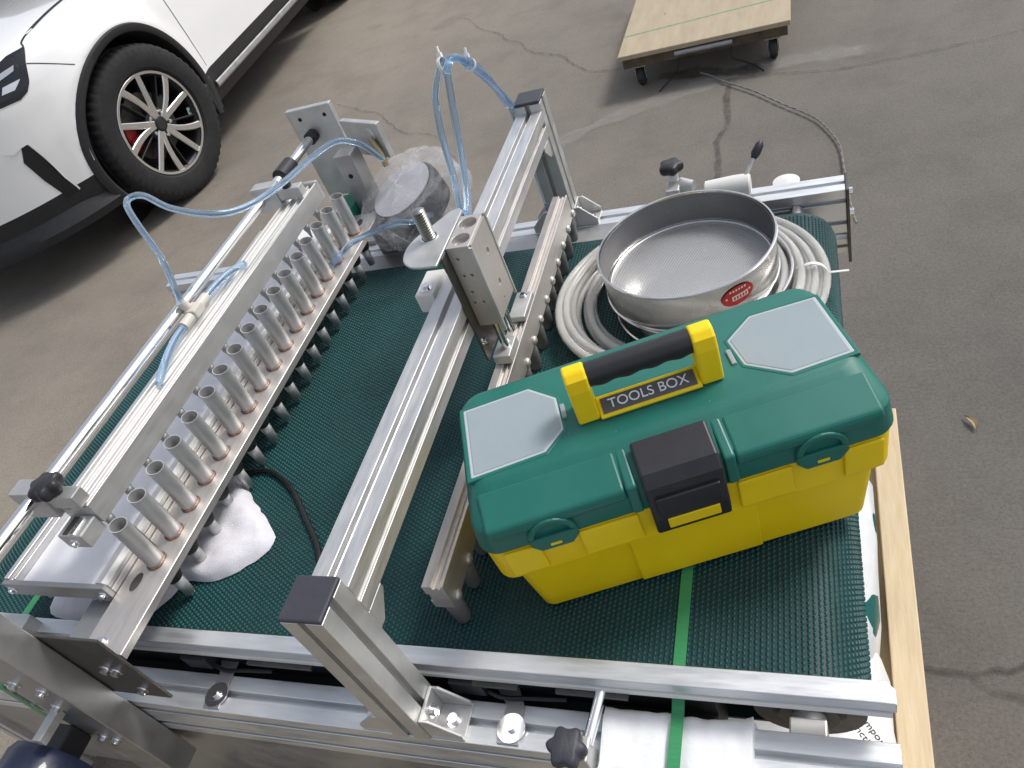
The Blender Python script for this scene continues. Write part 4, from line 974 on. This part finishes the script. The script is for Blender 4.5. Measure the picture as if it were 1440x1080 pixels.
for x, k in ((-.09, -.04), (.11, .05)):
    MB().tube(spline([(x, -.30, .10), (x-.01, -.33, .05), (x+k, -.345, .02), (x+2*k, -.40, .006)], 6), .003, 8).build('loose_wire', 'cable', dl, smooth=True, world=DW)

# ================================================================== car
CA = 94.5
CW = T(-2.767, 2.867, ZG) @ RZ(CA)            # local x = rearward, y = inward, z = up
car = thing('white_car', 'white compact SUV with black wheel-arch cladding parked on the asphalt', 'car', CW)
PEX, CL, CWD, CU0 = 2.2, .95, .90, .15
def cy(u):
    s_ = min(.995, max(0, (CU0-u)/CL, (u-2.85)/.75)); return CWD*(1-(1-s_**PEX)**(1/PEX))
def kz(u): return 1. if u > 0 else max(.30, 1-.85*(u/-.8)**2*.75)
def clad(u): return .36+.015*min(1, max(0, (u-.2)/.3))
INS = [(.20, .055), (.24, .02), (.36, .0), (.55, -.004), (.70, .0), (.78, .008), (.84, .026), (.88, .055), (.905, .10), (.93, .22), (.95, .45), (.958, .75), (.96, .90)]
def ins(z):
    for (a, p), (b_, q) in zip(INS, INS[1:]):
        if z <= b_: t = max(0, (z-a)/(b_-a)); return p+(q-p)*t
    return INS[-1][1]
def S(u, z, lift=0.):
    zz = z if z < .70 else .70+(z-.70)*kz(u)
    d = math.hypot(u-.0, zz-.345)
    fl = -.016*math.exp(-((d-.43)/.045)**2) if zz > .15 else 0
    return (u, min(-.020+cy(u)+ins(z)+fl-lift, .88), zz)
us = [2.85+.75*math.sin(a) for a in np.linspace(R(86), 0, 16)]+[2.85-.035*(k+1) for k in range(0, 90)]; us = [x for x in us if x > -.18]
us += [CU0-CL*math.sin(a) for a in np.linspace(math.asin((CU0+.19)/CL), R(86), 34)]
zs = [.24, .30, None, .40]+list(np.arange(.43, .88, .025))+[.892, .905, .918, .93, .94, .95, .96]
WB = 2.62
def grid(zlist, keep, name, m):
    b = MB(); idx = {}
    for i, u_ in enumerate(us):
        for j, z in enumerate(zlist):
            z_ = clad(u_) if z is None else z
            p = Vector(S(u_, z_)); d = math.hypot(p.x, p.z-.345)
            if .34 < d < .405 and p.z > .1:            # snap onto wheel-arch rim
                f_ = .405/d; p.x *= f_; p.z = .345+(p.z-.345)*f_
            d = math.hypot(p.x-WB, p.z-.345)
            if .34 < d < .405 and p.z > .1: f_ = .405/d; p.x = WB+(p.x-WB)*f_; p.z = .345+(p.z-.345)*f_
            idx[i, j] = len(b.v); b.v.append(tuple(p))
    for i in range(len(us)-1):
        for j in range(len(zlist)-1):
            q = [idx[i, j], idx[i+1, j], idx[i+1, j+1], idx[i, j+1]]
            c_ = sum((Vector(b.v[k]) for k in q), Vector())/4
            if math.hypot(c_.x, c_.z-.345) < .402 or math.hypot(c_.x-WB, c_.z-.345) < .402: continue
            b.f.append(tuple(q))
    MIR = CW @ T(0, 1.76, 0) @ Matrix.Diagonal((1, -1, 1, 1))
    o = b.build(name, m, car, smooth=True, world=CW, autosmooth=45)
    link(name, o.data, car, MIR)
    return o
bodyp = grid([None, .40]+list(np.arange(.43, .88, .025))+[.892, .905, .918, .93, .94, .95, .958, .96], None, 'body_shell', 'car_white')
grid([.20, .24, .30, None], None, 'lower_cladding', 'car_black')
# underside and cabin mass so nothing is hollow
MB().box(-.45, 3.2, .30, 1.46, .19, .60).build('underbody', 'car_black', car, world=CW)
cbn = MB()
for sgn in (0, 1):
    for (u_, y_, z_) in ((.55, .12, .90), (3.35, .12, .90), (2.95, .26, 1.44), (1.30, .26, 1.44)): cbn.v.append((u_, 1.76-y_ if sgn else y_, z_))
cbn.f = [(0, 1, 2, 3), (4, 7, 6, 5), (0, 3, 7, 4), (1, 5, 6, 2), (3, 2, 6, 7), (0, 4, 5, 1)]
cbn.build('cabin_glass', 'lamp_glass', car, bevel=.03, seg=3, world=CW)
MB().loft([(1.425, 1.18, 3.05, .235, 1.525, .15), (1.46, 1.24, 3.02, .25, 1.51, .15), (1.50, 1.40, 2.9, .33, 1.43, .15)]).build('roof', 'car_white', car, smooth=True, world=CW)
for (ua, ub) in ((.62, 1.30), (1.95, 1.95), (3.20, 2.90)):
    for y0, y1 in ((.112, .248), (1.648, 1.512)): MB().tube([(ua, y0, .91), (ub, y1, 1.44)], .035, 10).build('pillar', 'car_white', car, smooth=True, world=CW)
# arch cladding ring
ar = MB(); na = 60
sec = [(.402, .02), (.424, -.040), (.418, -.050), (.398, -.050), (.388, -.042), (.385, .0), (.385, .26)]
for i in range(na+1):
    a = R(-22+ (224)*i/na)
    for r_, y_ in sec:
        x = r_*math.cos(a); z = .345+r_*math.sin(a); yb = cy(x)
        ar.v.append((x, y_+yb if y_ < .2 else y_, z))
for i in range(na):
    for j in range(len(sec)-1): ar.f.append((i*7+j, i*7+j+1, i*7+7+j+1, i*7+7+j))
aco = ar.build('arch_cladding', 'car_black', car, smooth=True, world=CW, autosmooth=40)
link('arch_cladding', aco.data, car, CW @ T(WB, 0, 0)); link('arch_cladding', aco.data, car, CW @ T(0, 1.76, 0) @ Matrix.Diagonal((1, -1, 1, 1))); link('arch_cladding', aco.data, car, CW @ T(WB, 1.76, 0) @ Matrix.Diagonal((1, -1, 1, 1)))
MB().lathe([(.0001, .27), (.41, .27), (.41, .275), (.0001, .275)], (0, 0, .345), 40, 'y').build('wheel_well', 'black', car, world=CW)
MB().lathe([(.0001, .27), (.41, .27), (.41, .275), (.0001, .275)], (WB, 0, .345), 40, 'y').build('wheel_well', 'black', car, world=CW)
MB().prism([(.36, .20), (.42, .20), (.45, .36), (.36, .34)], -.045, .12, 'y').build('mud_flap', 'car_black', car, bevel=.01, world=CW)
# sill trim and doors
MB().prism([(-.024, .275), (-.028, .285), (-.026, .305), (-.018, .31), (-.012, .275)], .50, 2.15, 'x').build('sill_trim', 'plate_steel', car, bevel=.003, world=CW)
def seam(name, pts, w_=.0045):
    b = MB(); P = spline([(u_, 0, z) for u_, z in pts], 8)
    for i, p in enumerate(P):
        t = (P[min(i+1, len(P)-1)]-P[max(i-1, 0)]).normalized(); n_ = Vector((-t.z, 0, t.x))*w_/2
        for s_ in (-1, 1): b.v.append(S(p.x+n_.x*s_, p.z+n_.z*s_, .0012))
        if i: b.f.append((2*i-2, 2*i-1, 2*i+1, 2*i))
    return b.build(name, 'seam', car, world=CW)
seam('door_gap', [(.498, .39), (.483, .566), (.473, .722), (.468, .87)])
seam('bumper_gap', [(-.225, .737), (-.293, .789), (-.352, .836)], .004)
seam('bonnet_gap', [(-.298, .884), (-.273, .897), (-.188, .907), (.07, .918), (.3, .92), (.5, .92)], .004)
# headlamp
def patch(poly, m, name, lift, parent=car, cuts=4):
    bm = bmesh.new(); f_ = bm.faces.new([bm.verts.new((u_, 0, z)) for u_, z in poly])
    bmesh.ops.triangulate(bm, faces=bm.faces[:])
    bmesh.ops.subdivide_edges(bm, edges=bm.edges[:], cuts=cuts, use_grid_fill=True)
    for v in bm.verts: v.co = S(v.co.x, v.co.z, lift)
    bmesh.ops.recalc_face_normals(bm, faces=bm.faces[:])
    me = bpy.data.meshes.new(name); bm.to_mesh(me); bm.free(); me.materials.append(M[m]); me.shade_smooth()
    return link(name, me, parent, CW)
MIRC = CW @ T(0, 1.76, 0) @ Matrix.Diagonal((1, -1, 1, 1))
hl = patch([(-.298, .884), (-.352, .840), (-.395, .775), (-.420, .747), (-.455, .733), (-.520, .745), (-.62, .80), (-.60, .86), (-.422, .888), (-.36, .892)], 'lamp_glass', 'headlamp', .003, cuts=8)
patch([(-.385, .858), (-.405, .842), (-.46, .842), (-.50, .855), (-.50, .868), (-.44, .862)], 'lamp_led', 'lamp_strip', .006, hl)
patch([(-.410, .805), (-.450, .780), (-.49, .79), (-.47, .815)], 'rim_silver', 'lamp_reflector', .006, hl)
# corner vent
patch([(-.546, .580), (-.526, .582), (-.512, .512), (-.502, .408), (-.487, .338), (-.526, .330), (-.552, .436), (-.566, .53)], 'black', 'corner_vent', .003)
patch([(-.60, .590), (-.568, .602), (-.540, .612), (-.516, .585), (-.503, .50), (-.495, .41), (-.483, .342), (-.487, .338), (-.502, .408), (-.512, .512), (-.526, .582), (-.546, .582), (-.575, .572)], 'car_white', 'vent_lip', .008)
# front lip
b = MB()
for i, u_ in enumerate(np.linspace(-.40, -.76, 26)):
    for dz, dy in ((.20, .05), (.20, -.02), (.235, -.035), (.26, -.015), (.30, .02)): b.v.append((u_, -.02+cy(u_)+dy, dz))
    if i:
        for j in range(4): b.f.append(((i-1)*5+j, (i-1)*5+j+1, i*5+j+1, i*5+j))
b.v = [(p[0], min(p[1], .88), p[2]) for p in b.v]
flp = b.build('front_lip', 'car_black', car, smooth=True, world=CW); link('front_lip', flp.data, car, MIRC)
link('headlamp', hl.data, car, MIRC)
# wheel, steered
WW = T(-2.767, 2.867, ZG) @ RZ(81.4) @ T(0, 0, .345)
prof = [(.228, .020), (.2285, .004), (.240, -.010), (.262, -.016), (.295, -.017), (.322, -.010), (.338, .004), (.3445, .020)]
for g0 in (.045, .083, .121, .159): prof += [(.346, g0-.006), (.3385, g0-.004), (.3385, g0+.004), (.346, g0+.006)]
prof += [(.3445, .185), (.336, .200), (.300, .215), (.250, .210), (.228, .195)]
NW = 168; ty = MB().lathe(prof, n=NW, axis='y')
out = []
for i, p in enumerate(ty.v):
    ring_, j = divmod(i, NW); r_, h = prof[ring_]
    if r_ > .336 and j % 3 == 0 and (h < .04 or h > .165): f_ = (r_-.006)/r_; p = (p[0]*f_, p[1], p[2]*f_)
    out.append(p)
ty.v = out
ty.f = [f for f in ty.f if len(f) == 4]
wh = thing_part = bpy.data.objects.new('wheel', MB().lathe([(.226, .0), (.2265, .006), (.212, .012), (.205, .03), (.196, .10), (.196, .19)], n=72, axis='y', caps=False).mesh('wheel', 'rim_dark', True))
wh.data.materials[0] = M['rim_dark']
col.objects.link(wh); wh.matrix_basis = WW; WM[wh.name] = WW; wh.parent = car; wh.matrix_parent_inverse = CW.inverted()
ty.build('tyre', 'tyre', wh, smooth=True, world=WW, autosmooth=30)
MB().lathe([(.2262, -.002), (.2285, .000), (.2285, .006), (.2262, .005), (.216, .003), (.2155, -.001)], n=72, axis='y', closed=True).build('rim_edge', 'rim_silver', wh, smooth=True, world=WW)
MB().lathe([(.0001, .085), (.150, .085), (.150, .100), (.0001, .100)], n=48, axis='y').build('brake_disc', 'dark_steel', wh, smooth=True, world=WW)
MB().lathe([(.0001, .006), (.030, .006), (.034, .010), (.072, .020), (.078, .05), (.0001, .05)], n=40, axis='y').build('hub', 'rim_dark', wh, smooth=True, world=WW)
a0 = R(-155)
cp_ = [(rr_*math.cos(R(a)), rr_*math.sin(R(a))) for rr_, lst in ((.165, range(150, 206, 6)), (.105, range(205, 149, -6))) for a in lst]
MB().prism(cp_, .055, .083, 'y').build('brake_caliper', 'caliper', wh, bevel=.006, world=WW)
def blade(ang, r0, r1, w0, w1, sk, y0, y1, m, name):
    # tapered bar from hub to rim, skewed sk radians
    b = MB(); n = 6
    for i in range(n+1):
        t = i/n; r_ = r0+(r1-r0)*t; a = ang+sk*t; w_ = w0+(w1-w0)*t; yo = y0+(y1-y0)*t
        c_ = Vector((r_*math.cos(a), r_*math.sin(a))); tn = Vector((-math.sin(a), math.cos(a)))
        for s_, dy in ((-1, .004), (-.75, 0), (.75, 0), (1, .004), (.8, .035), (-.8, .035)):
            q = c_+tn*(s_*w_/2); b.v.append((q.x, yo+dy, q.y))
        if i:
            for j in range(6): b.f.append(((i-1)*6+j, (i-1)*6+(j+1) % 6, i*6+(j+1) % 6, i*6+j))
    b.f += [tuple(range(5, -1, -1)), tuple(range(n*6, n*6+6))]
    return b.build(name, m, wh, world=WW, bevel=.001, seg=1)
for k in range(5):
    a = R(72*k+20)
    blade(a-.16, .032, .217, .032, .030, -.02, .010, .003, 'rim_silver', 'spoke')
    blade(a+.12, .032, .217, .024, .036, .26, .010, .003, 'rim_silver', 'spoke')
    blade(a+.58, .060, .214, .010, .008, .02, .022, .010, 'rim_dark', 'spoke')
    MB().lathe([(.0001, -.002), (.007, -.001), (.0095, .003), (.0095, .02)], (.056*math.cos(a+.62), 0.008, .056*math.sin(a+.62)), 14, 'y').build('lug_nut', 'rim_silver', wh, smooth=True, world=WW)
MB().lathe([(.0001, .0045), (.024, .005), (.028, .009)], n=28, axis='y').build('centre_cap', 'car_black', wh, smooth=True, world=WW)
stw = WW @ Matrix.Rotation(R(14), 4, 'Y')
sk_ = MB().box(.188, .214, .0285, .0300, -.018, .022).build('rim_sticker', 'sticker', wh, world=stw)
MB().lathe([(.0001, .0275), (.007, .0275), (.007, .0282)], (.201, 0, .004), 16, 'y').build('sticker_mark', 'sticker_mark', sk_, world=stw)

for wmx in (CW @ T(WB, 0, .345), CW @ T(WB, 1.76, .345) @ RZ(180), CW @ T(0, 1.76, .345) @ RZ(180-13)):     # the other three wheels
    nw_ = link('wheel', wh.data, car, wmx)
    for ch in wh.children:
        if ch.name.split('.')[0] in ('tyre', 'rim_edge', 'hub', 'spoke', 'brake_disc', 'centre_cap', 'lug_nut'): link(ch.name.split('.')[0], ch.data, nw_, wmx)

# lettering on the lower sack
for me_, dx_, dy in ((lm, 0., 0.), (l2, .006, -.0155)):
    lo = link('lettering', me_, sk, LW @ T(dx_, dy, 0))
    swm = lo.modifiers.new('wrap', 'SHRINKWRAP'); swm.target = sk; swm.wrap_method = 'PROJECT'; swm.use_project_x = swm.use_project_y = False; swm.use_project_z = True
    swm.use_negative_direction = True; swm.use_positive_direction = False; swm.offset = .0008
